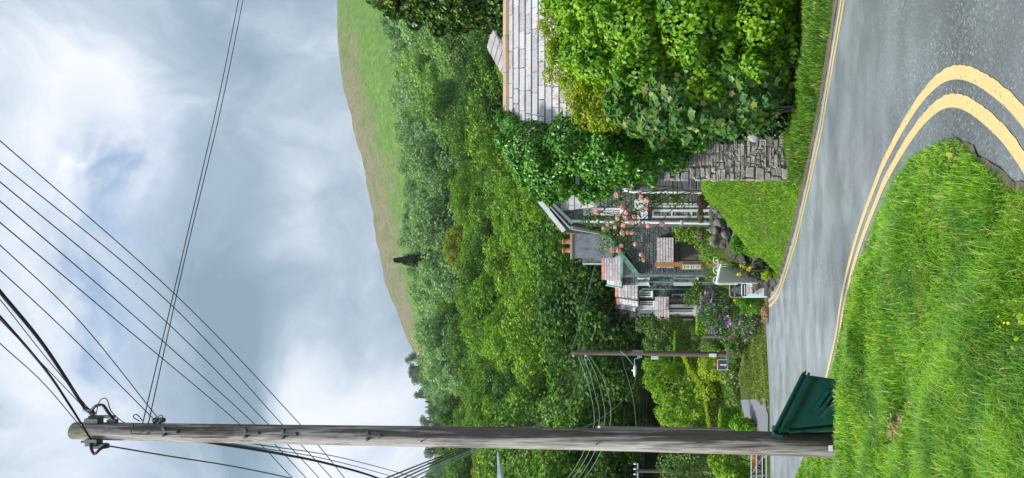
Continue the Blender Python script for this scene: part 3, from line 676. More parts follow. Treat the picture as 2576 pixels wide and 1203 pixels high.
# ------------------------------------------------------------------ building helpers
def slates(mb, A, B, C, D, rows, w0, w1, rs, th=.016, gap=.012):
    """slates on quad: A,B = left/right at the ridge, D,C = left/right at the eave"""
    A, B, C, D = map(Vector, (A, B, C, D)); nrm = (B - A).cross(D - A).normalized()
    if nrm.z < 0: nrm = -nrm
    for r in range(rows):
        t0, t1 = r / rows, (r + 1.18) / rows
        a, b = A.lerp(D, t0), B.lerp(C, t0); d, c = A.lerp(D, t1), B.lerp(C, t1); L = (b - a).length; u = -rs.rand() * w1
        while u < L:
            ww = w0 + (w1 - w0) * rs.rand(); u0, u1 = max(u, 0) / L, min((u + ww - gap), L) / L; u += ww
            if u1 - u0 < .002: continue
            k = (rs.rand() - .5) * .02; j = rs.rand() * .008
            p = [a.lerp(b, u0), a.lerp(b, u1), d.lerp(c, u1 + k / L), d.lerp(c, u0 + k / L)]
            top = [p[0] + nrm * .004, p[1] + nrm * .004, p[2] + nrm * (th * 2.2 + j), p[3] + nrm * (th * 2.2 + j)]
            bot = [q - nrm * th for q in top]
            mb.add(top + bot, [(0, 3, 2, 1), (4, 5, 6, 7), (3, 7, 6, 2), (0, 1, 5, 4), (1, 2, 6, 5), (0, 4, 7, 3)])
def blocks(parent, x0, x1, z0, z1, yf, wr, hr, m, seed, ok=None, name='stonework', proud=.03, xr_=None):
    rq_ = np.random.RandomState(seed); mb = MB(); z = z0
    while z < z1:
        h = hr[0] + (hr[1] - hr[0]) * rq_.rand() ** 1.5; x = x0 - rq_.rand() * wr[1]
        while x < x1:
            w_ = (wr[0] + (wr[1] - wr[0]) * rq_.rand() ** 1.4); a, b_ = max(x, x0), min(x + w_, x1); x += w_
            if b_ - a < .03: continue
            zz = z; n_s = 1
            if h > .8 * hr[1] and rq_.rand() < .4: n_s = 2
            for q in range(n_s):
                h_ = h / n_s; za = zz + q * h_; xm, zm = (a + b_) / 2, za + h_ / 2
                if ok is not None and not ok(xm, zm): continue
                j = lambda k=.018: rq_.randn() * k * min(1, (b_ - a) / .2)
                p = -(proud * (.3 + rq_.rand())); g_ = .008; vs = []
                for (xx, z_) in ((a + g_, za + g_), (b_ - g_, za + g_), (b_ - g_, za + h_ - g_), (a + g_, za + h_ - g_)):
                    jx, jz = j(), j(.010); vs.append((xx + jx, yf, z_ + jz))
                cx_, cz_ = sum(v_[0] for v_ in vs) / 4, sum(v_[2] for v_ in vs) / 4
                fr_ = [(cx_ + (v_[0] - cx_) * .84, yf + p + j(.006), cz_ + (v_[2] - cz_) * .80) for v_ in vs]
                mb.add(vs + fr_, [(4, 5, 6, 7), (0, 1, 5, 4), (1, 2, 6, 5), (2, 3, 7, 6), (3, 0, 4, 7)])
        z += h
    return mb.build(name, m, parent)
def blockmat(name, cols, speck, amt=.6, sc=26):
    m, n, o = mat(name); g = n.n('ShaderNodeNewGeometry'); r = g.outputs['Random Per Island']; p = g.outputs['Position']
    c = n.ramp(r, [(i / (len(cols) - 1), cc) for i, cc in enumerate(cols)])
    c = n.mix(n.ramp(n.noise(p, sc, 7, .75), [(.45, 0.0), (.68, amt)]), c, speck)
    c = n.mix(n.ramp(n.noise(p, 1.4, 5, .6), [(.52, 0.0), (.72, .5)]), c, (.05, .055, .045))
    pbsdf(n, o, c, .85, n.noise(p, 34, 6, .7), .9, .02, spec=.3); return m
M['bk_rubble'] = blockmat('rubble_blocks', [(.27, .245, .225), (.48, .44, .40), (.16, .155, .155), (.58, .55, .51), (.38, .31, .26), (.31, .31, .325)], (.66, .63, .58), .9, 15)
M['bk_gable'] = blockmat('slate_blocks', [(.095, .11, .125), (.16, .175, .195), (.125, .14, .155), (.21, .22, .23)], (.28, .29, .30), .5, 9)
M['bk_face'] = blockmat('grey_blocks', [(.16, .165, .17), (.27, .27, .275), (.12, .125, .13), (.33, .325, .32)], (.45, .44, .42), .5, 14)
M['bk_big'] = blockmat('large_blocks', [(.10, .105, .115), (.15, .155, .165), (.125, .13, .14)], (.25, .25, .25), .4, 10)
def wallbox(x0, x1, y0, y1, z0, z1): return MB().box(((x0 + x1) / 2, (y0 + y1) / 2, (z0 + z1) / 2), (x1 - x0, y1 - y0, z1 - z0))
def window(parent, x0, x1, z0, z1, y, bars=1, rails=1, fm=None, fw=.055, sill=True):
    """framed window on a wall facing -Y"""
    fm = fm or M['white']; fr = MB(); t = .05
    for a, b in ((x0, x0 + fw), (x1 - fw, x1)): fr.box(((a + b) / 2, y - t / 2, (z0 + z1) / 2), (b - a, t, z1 - z0))
    for a, b in ((z0, z0 + fw), (z1 - fw, z1)): fr.box(((x0 + x1) / 2, y - t / 2, (a + b) / 2), (x1 - x0 - 2 * fw, t, b - a))
    for i in range(bars): xx = x0 + (x1 - x0) * (i + 1) / (bars + 1); fr.box((xx, y - t / 2, (z0 + z1) / 2), (fw * .6, t * .8, z1 - z0 - 2 * fw))
    for i in range(rails): zz = z0 + (z1 - z0) * (i + 1) / (rails + 1); fr.box(((x0 + x1) / 2, y - t / 2, zz), (x1 - x0 - 2 * fw, t * .7, fw * .6))
    f = fr.build('window', fm, parent)
    MB().box(((x0 + x1) / 2, y - .006, (z0 + z1) / 2), (x1 - x0 - .02, .01, z1 - z0 - .02)).build('pane', M['glass'], f)
    if sill: MB().box(((x0 + x1) / 2, y - .08, z0 - .04), (x1 - x0 + .12, .16, .07)).build('sill', fm, f)
    return f
def X_(y, D): return (601.5 - y) / F * D
def Z_(x, D): return EYE + (1640 - x) / F * D
rs = np.random.RandomState(5)

# ---- overgrown stone outbuilding (front right)
b0 = thing('stone_cottage', (1.35, 16, H(1.35, 16)), 'rubble stone cottage with pale slate roof, half buried in ivy and shrubs', 'house')
wm = MB().prism([(1.35, 16, -1.8), (8.2, 16, -1.8), (8.2, 21.3, -1.8), (1.92, 21.3, -1.8)], (0, 0, 5.3))
wm.build('wall', M['rubble'], b0)
MB().prism([(1.352, 16.02, 3.5), (1.90, 21.28, 3.5), (2.3, 18.65, 5.36)], (5.7, 0, 0)).build('gable_wall', M['rubble'], b0)
blocks(b0, 1.36, 8.2, -1.6, 3.4, 15.998, (.05, .34), (.035, .12), M['bk_rubble'], 51)
blocks(b0, 1.30, 1.62, -1.6, 1.6, 15.99, (.22, .34), (.12, .24), M['bk_rubble'], 52, name='quoin', proud=.05)
sm_ = MB(); slates(sm_, (2.3, 18.65, 5.50), (8.4, 18.65, 5.50), (8.4, 15.7, 3.42), (1.5, 15.7, 3.42), 10, .34, .62, rs)
slates(sm_, (2.3, 18.65, 5.50), (8.4, 18.65, 5.50), (8.4, 21.6, 3.42), (1.85, 21.6, 3.42), 6, .34, .62, rs)
rf = sm_.build('roof', M['slateA'], b0)
rg = MB()
x = 2.35
while x < 8.4:
    L = .95 + .1 * rs.rand()
    M1 = Matrix.Rotation((rs.rand() - .5) * .02, 3, 'Y')
    rg.prism([(x, 18.50, 5.42 + rs.rand() * .01), (x, 18.50, 5.50), (x, 18.61, 5.60), (x, 18.69, 5.60), (x, 18.82, 5.50), (x, 18.82, 5.42)], (L - .015, 0, .01 * rs.randn())); x += L
rg.build('ridge_tile', M['ridge'], rf)
MB().box((4.7, 15.62, 3.33), (7.0, .11, .09)).build('gutter', M['iron'], b0)
# neighbouring roof peeping over the ridge
nb = thing('slate_outhouse', (5.6, 24.5, H(5.6, 24.5)), 'small slate roof end with pale blue bargeboard rising behind the long ridge', 'house')
wallbox(4.95, 8.5, 24.6, 28, -2.2, 5.9).build('wall', M['facestone'], nb)
n1, n2 = at(1240, 60, 24.5), at(1272, 115, 24.5)
mb = MB(); dn = (n2 - n1); n3 = n1 + dn * 2.4
slates(mb, n1 + Vector((0, 3, .9)), n1 + Vector((0, 0, .0)), n3 + Vector((0, 0, 0)), n3 + Vector((0, 3, .9)), 8, .3, .5, rs)
mb.build('roof', M['slateB'], nb)
MB().bar(n1 + Vector((.1, -.05, .06)), n3 + Vector((0, -.05, 0)), .05, .2).build('bargeboard', plain('pale_blue_board', (.32, .42, .55), .5), nb)

# ---- white boarded house behind it
b1 = thing('white_trimmed_cottage', (1.6, 27, H(1.6, 27)), 'stone cottage with white bargeboards, white drainpipes and hanging baskets', 'house')
zb = -1.4; apx = Vector((X_(505, 26.6), 0, Z_(1356, 26.6))); lft = Vector((X_(582, 26.6), 0, Z_(1418, 26.6)))
slope = (apx.z - lft.z) / (apx.x - lft.x); xc = .68; xr = 2 * apx.x - xc; ze = apx.z - slope * (apx.x - xc) - .12
MB().prism([(xc, 27, zb), (xr, 27, zb), (xr, 27, ze), (apx.x, 27, apx.z - .12), (xc, 27, ze)], (0, 12.8, 0)).build('wall', M['facestone'], b1)
blocks(b1, xc, xr, zb, ze + .9, 26.998, (.16, .5), (.10, .22), M['bk_face'], 53, ok=lambda x, z: z < apx.z - .25 - slope * abs(x - apx.x))
rr = MB(); slates(rr, (apx.x, 26.6, apx.z), (apx.x, 40, apx.z), (lft.x, 40, lft.z), (lft.x, 26.6, lft.z), 7, .3, .5, rs)
slates(rr, (apx.x, 26.6, apx.z), (apx.x, 40, apx.z), (2 * apx.x - lft.x, 40, lft.z), (2 * apx.x - lft.x, 26.6, lft.z), 7, .3, .5, rs)
rr.build('roof', M['slateA'], b1)
bb = MB(); u = Vector((0, 26.55, 0))
for s in (-1, 1):
    tip = Vector((apx.x + s * (apx.x - lft.x), 26.55, lft.z)); top = Vector((apx.x, 26.55, apx.z))
    bb.bar(top + Vector((0, 0, -.02)), tip + Vector((0, 0, -.02)), .06, .17); bb.bar(top + Vector((0, .22, -.20)), tip + Vector((-s * .12, .22, -.22)), .4, .05)
    bb.bar(top + Vector((0, .36, -.36)), tip + Vector((-s * .30, .36, -.30)), .05, .12)
bb.build('bargeboard', M['white'], b1)
lr = MB(); slates(lr, (X_(531, 27), 26.98, Z_(1411, 27)), (xr + 1.2, 26.98, Z_(1411, 27)), (xr + 1.2, 26.0, Z_(1493, 26)), (X_(522, 26), 26.0, Z_(1493, 26)), 5, .26, .42, rs)
lr.build('lean_to_roof', M['slateA'], b1)
lr = MB().bar((X_(525, 25.95), 25.95, Z_(1499, 26)), (xr + 1.2, 25.95, Z_(1499, 26)), .1, .09); lr.build('gutter', plain('cream_gutter', (.45, .43, .36), .5), b1)
wallbox(xr, xr + 1.4, 27.05, 36, zb, Z_(1411, 27)).build('side_wall', M['facestone'], b1)
for (V0, V1, ya, yb, br, ra) in ((1467, 1566, 542, 523, 1, 3), (1640, 1790, 549, 527, 0, 2), (1632, 1790, 521, 511, 0, 1)):
    window(b1, X_(ya, 26.9), X_(yb, 26.9), Z_(V1, 26.9), Z_(V0, 26.9), 26.99, br, ra, M['cleanwhite'], .09)
MB().box((X_(525, 26.8), 26.86, Z_(1613, 26.9)), (.75, .2, .5)).build('window_hood', M['cleanwhite'], b1)
def pipe(parent, pts, r, m, name='downpipe'):
    mb = MB().tube(pts, r, 8)
    for i in range(3):
        a = Vector(pts[0]).lerp(Vector(pts[-1]), (i + .6) / 3.4); mb.box(a + Vector((0, 0, 0)), (r * 3.2, r * 2.6, .05))
    return mb.build(name, m, parent)
pipe(b1, [at(1440, 556, 26.9), at(1797, 562, 26.85)], .055, M['cleanwhite'])
pipe(b1, [at(1573, 478, 26.2), at(1590, 483, 26.2), at(1792, 484, 26.2)], .05, M['cleanwhite'])
MB().prism([at(1566, 472, 26.2), at(1566, 483, 26.2), at(1589, 481, 26.2), at(1589, 474, 26.2)], (0, .16, 0)).build('hopper', M['cleanwhite'], b1)
MB().bar(at(1436, 573, 26.9), at(1524, 589, 39.7), .12, .14).build('side_gutter', M['white'], b1)
wallbox(X_(478, 25.5), X_(430, 25.5), 25.5, 26.9, -1.2, Z_(1600, 25.5)).build('block_pier', M['bigblock'], b1)
blocks(b1, X_(478, 25.5), X_(430, 25.5), -1.2, Z_(1600, 25.5), 25.498, (.5, .7), (.26, .38), M['bk_big'], 54, name='pier_block')
MB().bar(at(1592, 430, 25.4), at(1592, 481, 25.4), .2, .06).build('pier_cap', M['bigblock'], b1)
# hanging baskets
bk = None
for i, (y, D, lab) in enumerate(((508, 24.6, 'coir hanging basket of magenta flowers nearest the tall stone corner'), (543, 24.6, 'coir hanging basket of magenta flowers, middle one of three'), (588, 24.6, 'coir hanging basket of magenta flowers beside the wooden door'))):
    p = at(1768, y, D)
    if bk is None:
        bk = thing('hanging_basket', p, lab, 'basket', 'hanging baskets along the white cottage')
        prof = [(.01, -.22), (.12, -.2), (.2, -.12), (.24, -.01), (.24, .0), (.0, .0)]
        MB().lathe(p, prof, 18).build('bowl', M['basket'], bk)
        P, Nn = lobe_cloud(np.random.RandomState(3), [(0, 0, .07, .25, .25, .10)], 420); V, Fc = leaves(P, Nn + np.random.RandomState(4).randn(len(P), 3) * .5, Nn * .5 + np.random.RandomState(5).randn(len(P), 3), np.full(len(P), .06), 'leaf')
        link('foliage', mesh_np('foliage', V, Fc), LM['rose'], bk, local=True)
        P, Nn = lobe_cloud(np.random.RandomState(6), [(0, 0, .11, .22, .22, .10)], 70, .05); V, Fc = leaves(P, Nn, np.random.RandomState(5).randn(len(P), 3), np.full(len(P), .075), 'ovate')
        fo = link('blossom', mesh_np('blossom', V, Fc), M['magenta'], bk, local=True); fo['kind'] = 'stuff'
        mb = MB()
        for k in range(3):
            a = k * 2.09; mb.tube([p + Vector((.23 * math.cos(a), .23 * math.sin(a), 0)), p + Vector((0, 0, .62))], .005, 4)
        mb.build('chain', M['iron'], bk)
    else:
        c = copy_tree(bk); c.location = p; c['label'] = lab; c.rotation_euler.z = i

# ---- green trimmed cottage
b2 = thing('green_trimmed_cottage', (.4, 40, H(.4, 40)), 'dark slate-stone cottage gable with pale green bargeboards and a plank door', 'house')
ax, az = X_(586, 40), Z_(1521, 40); lx, lz = X_(688, 40), Z_(1603, 40); sl_ = (az - lz) / (ax - lx); rx = 2 * ax - lx
MB().prism([(lx, 40, -2.2), (rx, 40, -2.2), (rx, 40, lz), (ax, 40, az), (lx, 40, lz)], (0, 4.6, 0)).build('gable_wall', M['gablestone'], b2)
blocks(b2, lx, rx, -2.2, az, 39.998, (.2, .75), (.10, .26), M['bk_gable'], 55, ok=lambda x, z: z < az - .2 - sl_ * abs(x - ax))
bb = MB()
for s in (-1, 1): bb.bar((ax, 39.72, az + .03), (ax + s * (ax - lx + .12), 39.72, lz - .06), .07, .26)
bb.build('bargeboard', M['green'], b2)
rr = MB()
for s in (-1, 1): rr.prism([(ax, 39.75, az + .02), (ax, 39.75, az + .14), (ax + s * (ax - lx + .15), 39.75, lz + .03), (ax + s * (ax - lx + .15), 39.75, lz - .09)], (0, 5.0, 0))
rr.build('wing_roof', M['slateB'], b2)
wallbox(X_(698, 44.3), 3.4, 44.3, 49.6, -2.2, Z_(1566, 44.3)).build('wall', M['render'], b2)
rr = MB(); slates(rr, (X_(704, 46.9), 46.9, Z_(1519, 46.9)), (3.6, 46.9, Z_(1519, 46.9)), (3.6, 44.0, Z_(1561, 44)), (X_(702, 44), 44.0, Z_(1561, 44)), 6, .3, .5, rs)
rr.prism([(X_(704, 46.9), 46.9, Z_(1519, 46.9) - .05), (X_(704, 46.9), 49.8, Z_(1561, 44)), (X_(704, 46.9), 44.3, Z_(1561, 44))], (6.4, 0, 0))
o_ = rr.build('roof', M['slateB'], b2)
mb = MB(); x = X_(704, 46.9)
while x < 3.5: mb.prism([(x, 46.75, Z_(1519, 46.9) - .02), (x, 46.9, Z_(1513.5, 46.9)), (x, 47.05, Z_(1519, 46.9) - .02)], (.43, 0, 0)); x += .45
mb.build('ridge_tile', M['terracotta'], o_)
MB().bar((X_(702, 43.9), 43.9, Z_(1563.5, 43.9)), (2.6, 43.9, Z_(1563.5, 43.9)), .06, .17).build('fascia', M['green'], b2)
# chimney
ch = MB(); c0, c1 = X_(650, 44), X_(585, 44)
ch.box(((c0 + c1) / 2, 44.6, (Z_(1440, 44) + Z_(1540, 44)) / 2), (c1 - c0, 1.1, Z_(1440, 44) - Z_(1540, 44)))
cho = ch.build('chimney', M['render'], b2)
MB().box(((c0 + c1) / 2, 44.6, Z_(1437, 44)), (c1 - c0 + .12, 1.22, .14)).build('chimney_cap', M['ridge'], cho)
for y_ in (608, 630): MB().lathe((X_(y_, 44), 44.4, Z_(1433, 44)), [(.17, 0), (.15, .1), (.13, .38), (.17, .42), (.17, .5), (.11, .5), (.11, .3)], 12).build('chimney_pot', M['terracotta'], cho)
st2 = MB().box((X_(657, 47.6), 47.6, (Z_(1466, 47.6) + Z_(1530, 47.6)) / 2), (.5, .5, Z_(1466, 47.6) - Z_(1530, 47.6))).build('chimney', M['render'], b2)
MB().bar((X_(664, 47.3), 47.3, Z_(1466, 47.3)), (X_(664, 47.3), 47.3, Z_(1518, 47.3)), .07, .07).build('flashing', M['white'], st2)
MB().box((X_(583, 43.6), 43.9, Z_(1434, 43.6)), (.28, .4, .5)).build('chimney_pot', M['terracotta'], cho)
# door with slated canopy
dr = MB().box((X_(630, 40), 39.97, (Z_(1708, 40) + Z_(1786, 40)) / 2), (X_(604, 40) - X_(657, 40), .08, 1.78)).build('door', M['doorwood'], b2)
db = MB()
for k in range(6): db.box((X_(657, 40) + .14 + k * .185, 39.915, Z_(1747, 40)), (.165, .03, 1.55))
db.build('plank', M['doorwood'], dr)
MB().tube([at(1750, 651, 39.85), at(1750, 655, 39.83)], .03, 6).build('handle', M['iron'], dr)
fr = MB(); fr.box((X_(630, 40), 39.9, Z_(1703, 40)), (1.35, .12, .12)); fr.box((X_(603, 40), 39.9, Z_(1746, 40)), (.11, .1, 1.8)); fr.box((X_(659, 40), 39.9, Z_(1746, 40)), (.11, .1, 1.8))
fr.build('door_frame', M['greywood'], b2)
cn = MB(); slates(cn, (X_(674, 39.9), 39.97, Z_(1653, 40)), (X_(598, 39.9), 39.97, Z_(1653, 40)), (X_(598, 39.3), 39.3, Z_(1694, 39.3)), (X_(674, 39.3), 39.3, Z_(1694, 39.3)), 6, .14, .3, rs)
cn.build('door_canopy', M['slateB'], b2)
MB().bar((X_(674, 39.3), 39.33, Z_(1698, 39.3)), (X_(598, 39.3), 39.33, Z_(1698, 39.3)), .05, .12).build('canopy_fascia', M['darkwood'], b2)

# ---- terrace stepping back to the left
def terr(name, label, D, yl, yr, Ve, Vr, wallm, roofm, ridge=True, trim=None, depth=5.0, rise=1.6, base=-2.4):
    t = thing(name, (X_(yl, D), D, H(X_(yl, D), D)), label, 'house')
    x0, x1 = X_(yl, D), X_(yr, D); ze_, dr_ = Z_(Ve, D), D + 2.4; zr_ = Z_(Vr, dr_); x0r = X_(yl, dr_)
    wallbox(x0 + .12, x1, D, D + depth, base, ze_).build('wall', wallm, t)
    if wallm in (M['facestone'], M['gablestone']): blocks(t, x0 + .12, min(x1, x0 + 2.2), base, ze_, D - .002, (.2, .6), (.12, .26), M['bk_face'] if wallm is M['facestone'] else M['bk_gable'], 56)
    mb = MB(); slates(mb, (x0, dr_, zr_), (x1, dr_, zr_), (x1, D - .2, ze_ - .04), (x0, D - .2, ze_ - .04), 6, .28, .46, rs)
    mb.prism([(x0 + .05, dr_, zr_ - .06), (x0 + .05, D + depth, ze_), (x0 + .05, D - .1, ze_)], (x1 - x0 - .05, 0, 0))
    r_ = mb.build('roof', roofm, t)
    if ridge:
        m2 = MB(); x = x0
        while x < x1: m2.prism([(x, dr_ - .16, zr_ - .03), (x, dr_, zr_ + .16), (x, dr_ + .16, zr_ - .03)], (.40, 0, 0)); x += .43
        m2.build('ridge_tile', M['terracotta'], r_)
    if trim:
        m3 = MB().bar((x0 - .04, D - .22, ze_ - .06), (x1, D - .22, ze_ - .06), .06, .14); m3.bar((x0 - .05, D - .25, ze_ - .02), (x0 - .05, dr_, zr_ + .02), .06, .16)
        m3.build('fascia', trim, t)
    return t
t1 = terr('terrace_cottage', 'narrow stone cottage end with green downpipe just left of the green gable', 45.5, 722, 680, 1563, 1527, M['facestone'], M['slateC'], False, M['green'])
t2 = terr('terrace_cottage', 'brown-stained slate roofed terrace cottage with red ridge and green bent downpipe', 48.5, 754, 690, 1603, 1553, M['gablestone'], M['slateB'], True, M['darkwood'])
t3 = terr('terrace_cottage', 'dark timber-fronted terrace cottage with slate dormer between brown roof and white end', 51, 772, 700, 1604, 1556, M['darkwood'], M['slateC'], True, M['greywood'])
t4 = terr('terrace_cottage', 'white walled terrace cottage under slates, second from the far end', 53, 784, 720, 1597, 1553, M['white'], M['slateC'], True, M['darkwood'])
t5 = terr('terrace_cottage', 'white end cottage with tall blue-grey window at the far end of the row', 55, 799, 730, 1599, 1556, M['white'], M['slateC'], True, M['greywood'])
pipe(b2, [at(1607, 691, 44), at(1785, 692, 44)], .05, M['green'])
for (t_, y_, Va, Vb, D_) in ((t1, 709, 1610, 1786, 45.3), (t2, 727, 1618, 1742, 48.2)):
    pipe(t_, [at(Va - 10, y_ + 7, D_), at(Va, y_, D_), at(Vb, y_ + 1, D_)], .055, M['green'])
window(t1, X_(703, 45.4), X_(694, 45.4), Z_(1754, 45.4), Z_(1695, 45.4), 45.48, 0, 1, M['cleanwhite'], .09)
window(t1, X_(703, 45.4), X_(694, 45.4), Z_(1631, 45.4), Z_(1604, 45.4), 45.48, 0, 0, M['cleanwhite'], .09)
window(t1, X_(719, 45.4), X_(711, 45.4), Z_(1751, 45.4), Z_(1695, 45.4), 45.48, 0, 1, M['cleanwhite'], .09)
window(t1, X_(719, 45.4), X_(711, 45.4), Z_(1632, 45.4), Z_(1600, 45.4), 45.48, 0, 0, M['cleanwhite'], .09)
window(t2, X_(750, 48.4), X_(740, 48.4), Z_(1738, 48.4), Z_(1690, 48.4), 48.48, 0, 1, M['cleanwhite'], .08)
window(t2, X_(748, 48.4), X_(733, 48.4), Z_(1640, 48.4), Z_(1608, 48.4), 48.48, 1, 0, M['cleanwhite'], .08)
window(t3, X_(771, 50.9), X_(758, 50.9), Z_(1645, 50.9), Z_(1610, 50.9), 50.98, 1, 0, M['cleanwhite'], .07)
window(t5, X_(796, 54.9), X_(787, 54.9), Z_(1646, 54.9), Z_(1608, 54.9), 54.98, 0, 1, M['cleanwhite'], .05)
def porch(parent, ya, yb, D, V0, V1, Vb, postm):
    mb = MB(); slates(mb, (X_(yb, D + 1), D + 1, Z_(V0, D + 1)), (X_(ya, D + 1), D + 1, Z_(V0, D + 1)), (X_(ya, D), D, Z_(V1, D)), (X_(yb, D), D, Z_(V1, D)), 5, .22, .38, rs)
    mb.build('porch_roof', M['slateB'], parent)
    for y_ in (ya + 2, (ya + yb) / 2, yb - 2): MB().bar(at(V1, y_, D + .1), at(Vb, y_, D + .1), .11, .11).build('porch_post', postm, parent)
porch(t2, 747, 779, 47.2, 1648, 1682, 1745, M['darkwood'])
porch(t4, 781, 806, 51.8, 1648, 1683, 1744, M['greywood'])
MB().bar(at(1688, 770, 47), at(1745, 770, 47), .2, .1).build('door_post', M['white'], t3)

# ---- dry stone retaining wall of boulders
dw = thing('boulder_wall', at(1900, 600, 23.5), 'mossy dry stone boulder wall holding the garden above the bright lawn', 'wall')
ico = []
def rock(mb, c, s, rs):
    import bmesh
    bm = bmesh.new(); bmesh.ops.create_icosphere(bm, subdivisions=3, radius=1)
    d = unit(rs.randn(7, 3)); k = .62 + .3 * rs.rand(7)
    for v_ in bm.verts:
        p = np.array(v_.co)
        for dd, kk in zip(d, k):
            q = p @ dd
            if q > kk: p = p - dd * (q - kk)
        p = p * (1 + .05 * math.sin(p[0] * 7 + k[0] * 20) * math.sin(p[2] * 9 + k[1] * 20) + .03 * math.sin(p[1] * 13 + p[0] * 11))
        v_.co = Vector(p)
    Rm = Matrix.Rotation(rs.rand() * .5 - .25, 3, 'Z') @ Matrix.Rotation(rs.rand() * .3 - .15, 3, 'Y')
    b = len(mb.v)
    mb.add([Vector(c) + Rm @ Vector((v_.co.x * s[0], v_.co.y * s[1], v_.co.z * s[2])) for v_ in bm.verts], [tuple(v_.index for v_ in f.verts) for f in bm.faces], True)
    bm.free()
mb = MB(); line = [(470, 1796, 1790, 22.6), (505, 1806, 1790, 23.0), (560, 1852, 1792, 23.3), (600, 1890, 1796, 23.4), (640, 1925, 1840, 23.4), (680, 1948, 1885, 23.2), (712, 1945, 1900, 22.9)]
for k in range(420):
    y_ = 468 + 246 * rs.rand(); Vb = np.interp(y_, [l[0] for l in line], [l[1] for l in line]); Vt = np.interp(y_, [l[0] for l in line], [l[2] for l in line]); D_ = np.interp(y_, [l[0] for l in line], [l[3] for l in line])
    V_ = Vt + (Vb + 8 - Vt) * rs.rand(); s = .11 + .13 * rs.rand()
    rock(mb, at(V_, y_, D_ + .15 * rs.rand() + (Vb - V_) * .003), (s * 1.1, .28, s * .62), rs)
mb.build('boulder', M['drystone'], dw)['kind'] = 'stuff'
mb = MB()
for (V_, y_, sx, sz) in ((1812, 562, .19, .22), (1826, 588, .17, .2), (1800, 500, .15, .13), (1802, 526, .15, .15), (1855, 620, .22, .19), (1800, 606, .22, .2), (1818, 545, .17, .16), (1836, 560, .2, .15), (1850, 590, .2, .13), (1800, 580, .16, .12)):
    rock(mb, at(V_, y_, 22.9), (sx, .25, sz), rs)
mb.build('coping_stone', M['copestone'], dw)
kr = MB(); rock(kr, at(1897, 346, 15.2), (.11, .1, .14), rs); tag(kr.build('quartz_boulder', M['darkrock']), 'pale quartz boulder in the dark gap beside the rubble wall foot', 'stone')

# ---- picket fence and hooped fence
pf = thing('picket_fence', at(1900, 712, 21.8), 'white painted picket fence with thin rails running back from the sign', 'fence')
A0, A1 = Vector((X_(712, 21.8), 21.8, 0)), Vector((X_(633, 32.0), 32.0, 0))
zt = lambda t: Z_(1799, 21.8) * (1 - t) + Z_(1819, 32) * t; zq = lambda t: Z_(1905, 21.8) * (1 - t) + Z_(1877, 32) * t
n_ = 62
for k in range(n_):
    t = (k + .5) / n_; p = A0.lerp(A1, t); d = (A1 - A0).normalized(); a, b = zq(t), zt(t); w_ = .076
    q = [p - d * w_ + Vector((0, 0, a)), p + d * w_ + Vector((0, 0, a)), p + d * w_ + Vector((0, 0, b - .07)), p + Vector((0, 0, b)), p - d * w_ + Vector((0, 0, b - .07))]
    MB().prism(q, (-.02, 0, 0)).build('picket', M['cleanwhite'], pf)
for f_ in (.14, .86): MB().bar(A0.lerp(A1, 0) + Vector((-.05, 0, zq(0) * (1 - f_) + zt(0) * f_)), A1 + Vector((-.05, 0, zq(1) * (1 - f_) + zt(1) * f_)), .03, .05).build('rail', plain('yellowed_rail', (.62, .60, .46), .5) if f_ > .5 else M['white'], pf)
pl = thing('low_stone_wall', at(1940, 700, 21.8), 'low dark slate wall under the white picket fence with trailing plants', 'wall')
mb = MB()
for k in range(90):
    t = rs.rand(); p = A0.lerp(A1, t); z0 = H(p.x, p.y) - .05; z1 = zq(t) - .06; s = .14 + .12 * rs.rand()
    rock(mb, (p.x + .05, p.y, z0 + (z1 - z0) * rs.rand()), (.2, s * 1.3, s * .55), rs)
for k in range(50):
    y_ = 640 + 56 * rs.rand(); V_ = 1895 + 45 * rs.rand(); rock(mb, at(V_, y_, 22.0 + rs.rand() * .3), (.24, .2, .09), rs)
mb.build('stone', M['drystone'], pl)['kind'] = 'stuff'
hf = thing('hooped_fence', at(1870, 640, 33), 'white wrought iron hooped fence with small finials behind the boulder wall', 'fence')
for k in range(6):
    yc = 578 + k * 25.5; D_ = 25.2; c = at(1806, yc, D_); r_ = 10 * D_ / F
    pts = [c + Vector((r_ * math.cos(a), 0, r_ * 1.15 * math.sin(a))) for a in np.linspace(0, math.pi, 11)]
    pts = [c + Vector((r_, 0, -.7))] + pts + [c + Vector((-r_, 0, -.7))]
    mb = MB().tube(pts, .016, 5); mb.tube([c + Vector((0, 0, -.05)), c + Vector((0, 0, .1))], .014, 5); mb.tube([c + Vector((-.05, 0, .04)), c + Vector((.05, 0, .04))], .012, 5)
    mb.build('hoop', M['white'], hf)
MB().bar(at(1806, 566, 25.2), at(1806, 716, 25.2), .03, .04).build('rail', M['white'], hf)
MB().bar(at(1850, 566, 25.2), at(1850, 716, 25.2), .03, .04).build('rail', M['white'], hf)

# ---- notice post
npz = thing('notice_post', at(1800, 668, 27), 'orange stained timber post carrying a framed pale green notice', 'sign')
MB().bar(at(1648, 665.5, 27), at(1815, 665.5, 27), .165, .13).build('post', M['post'], npz)
MB().box(at(1740, 671, 26.88), (.23, .05, .80)).build('board', M['post'], npz)
pp = MB().box(at(1740, 671.5, 26.85), (.165, .02, .69)).build('notice', M['paper'], npz)
mb = MB()
for k in range(9):
    if k in (3, 6): continue
    mb.box(at(1740, 671.5, 26.835) + Vector((0, 0, .27 - k * .065)), (.10 - .03 * (k % 2), .004, .012))
mb.build('lettering', M['iron'], pp)

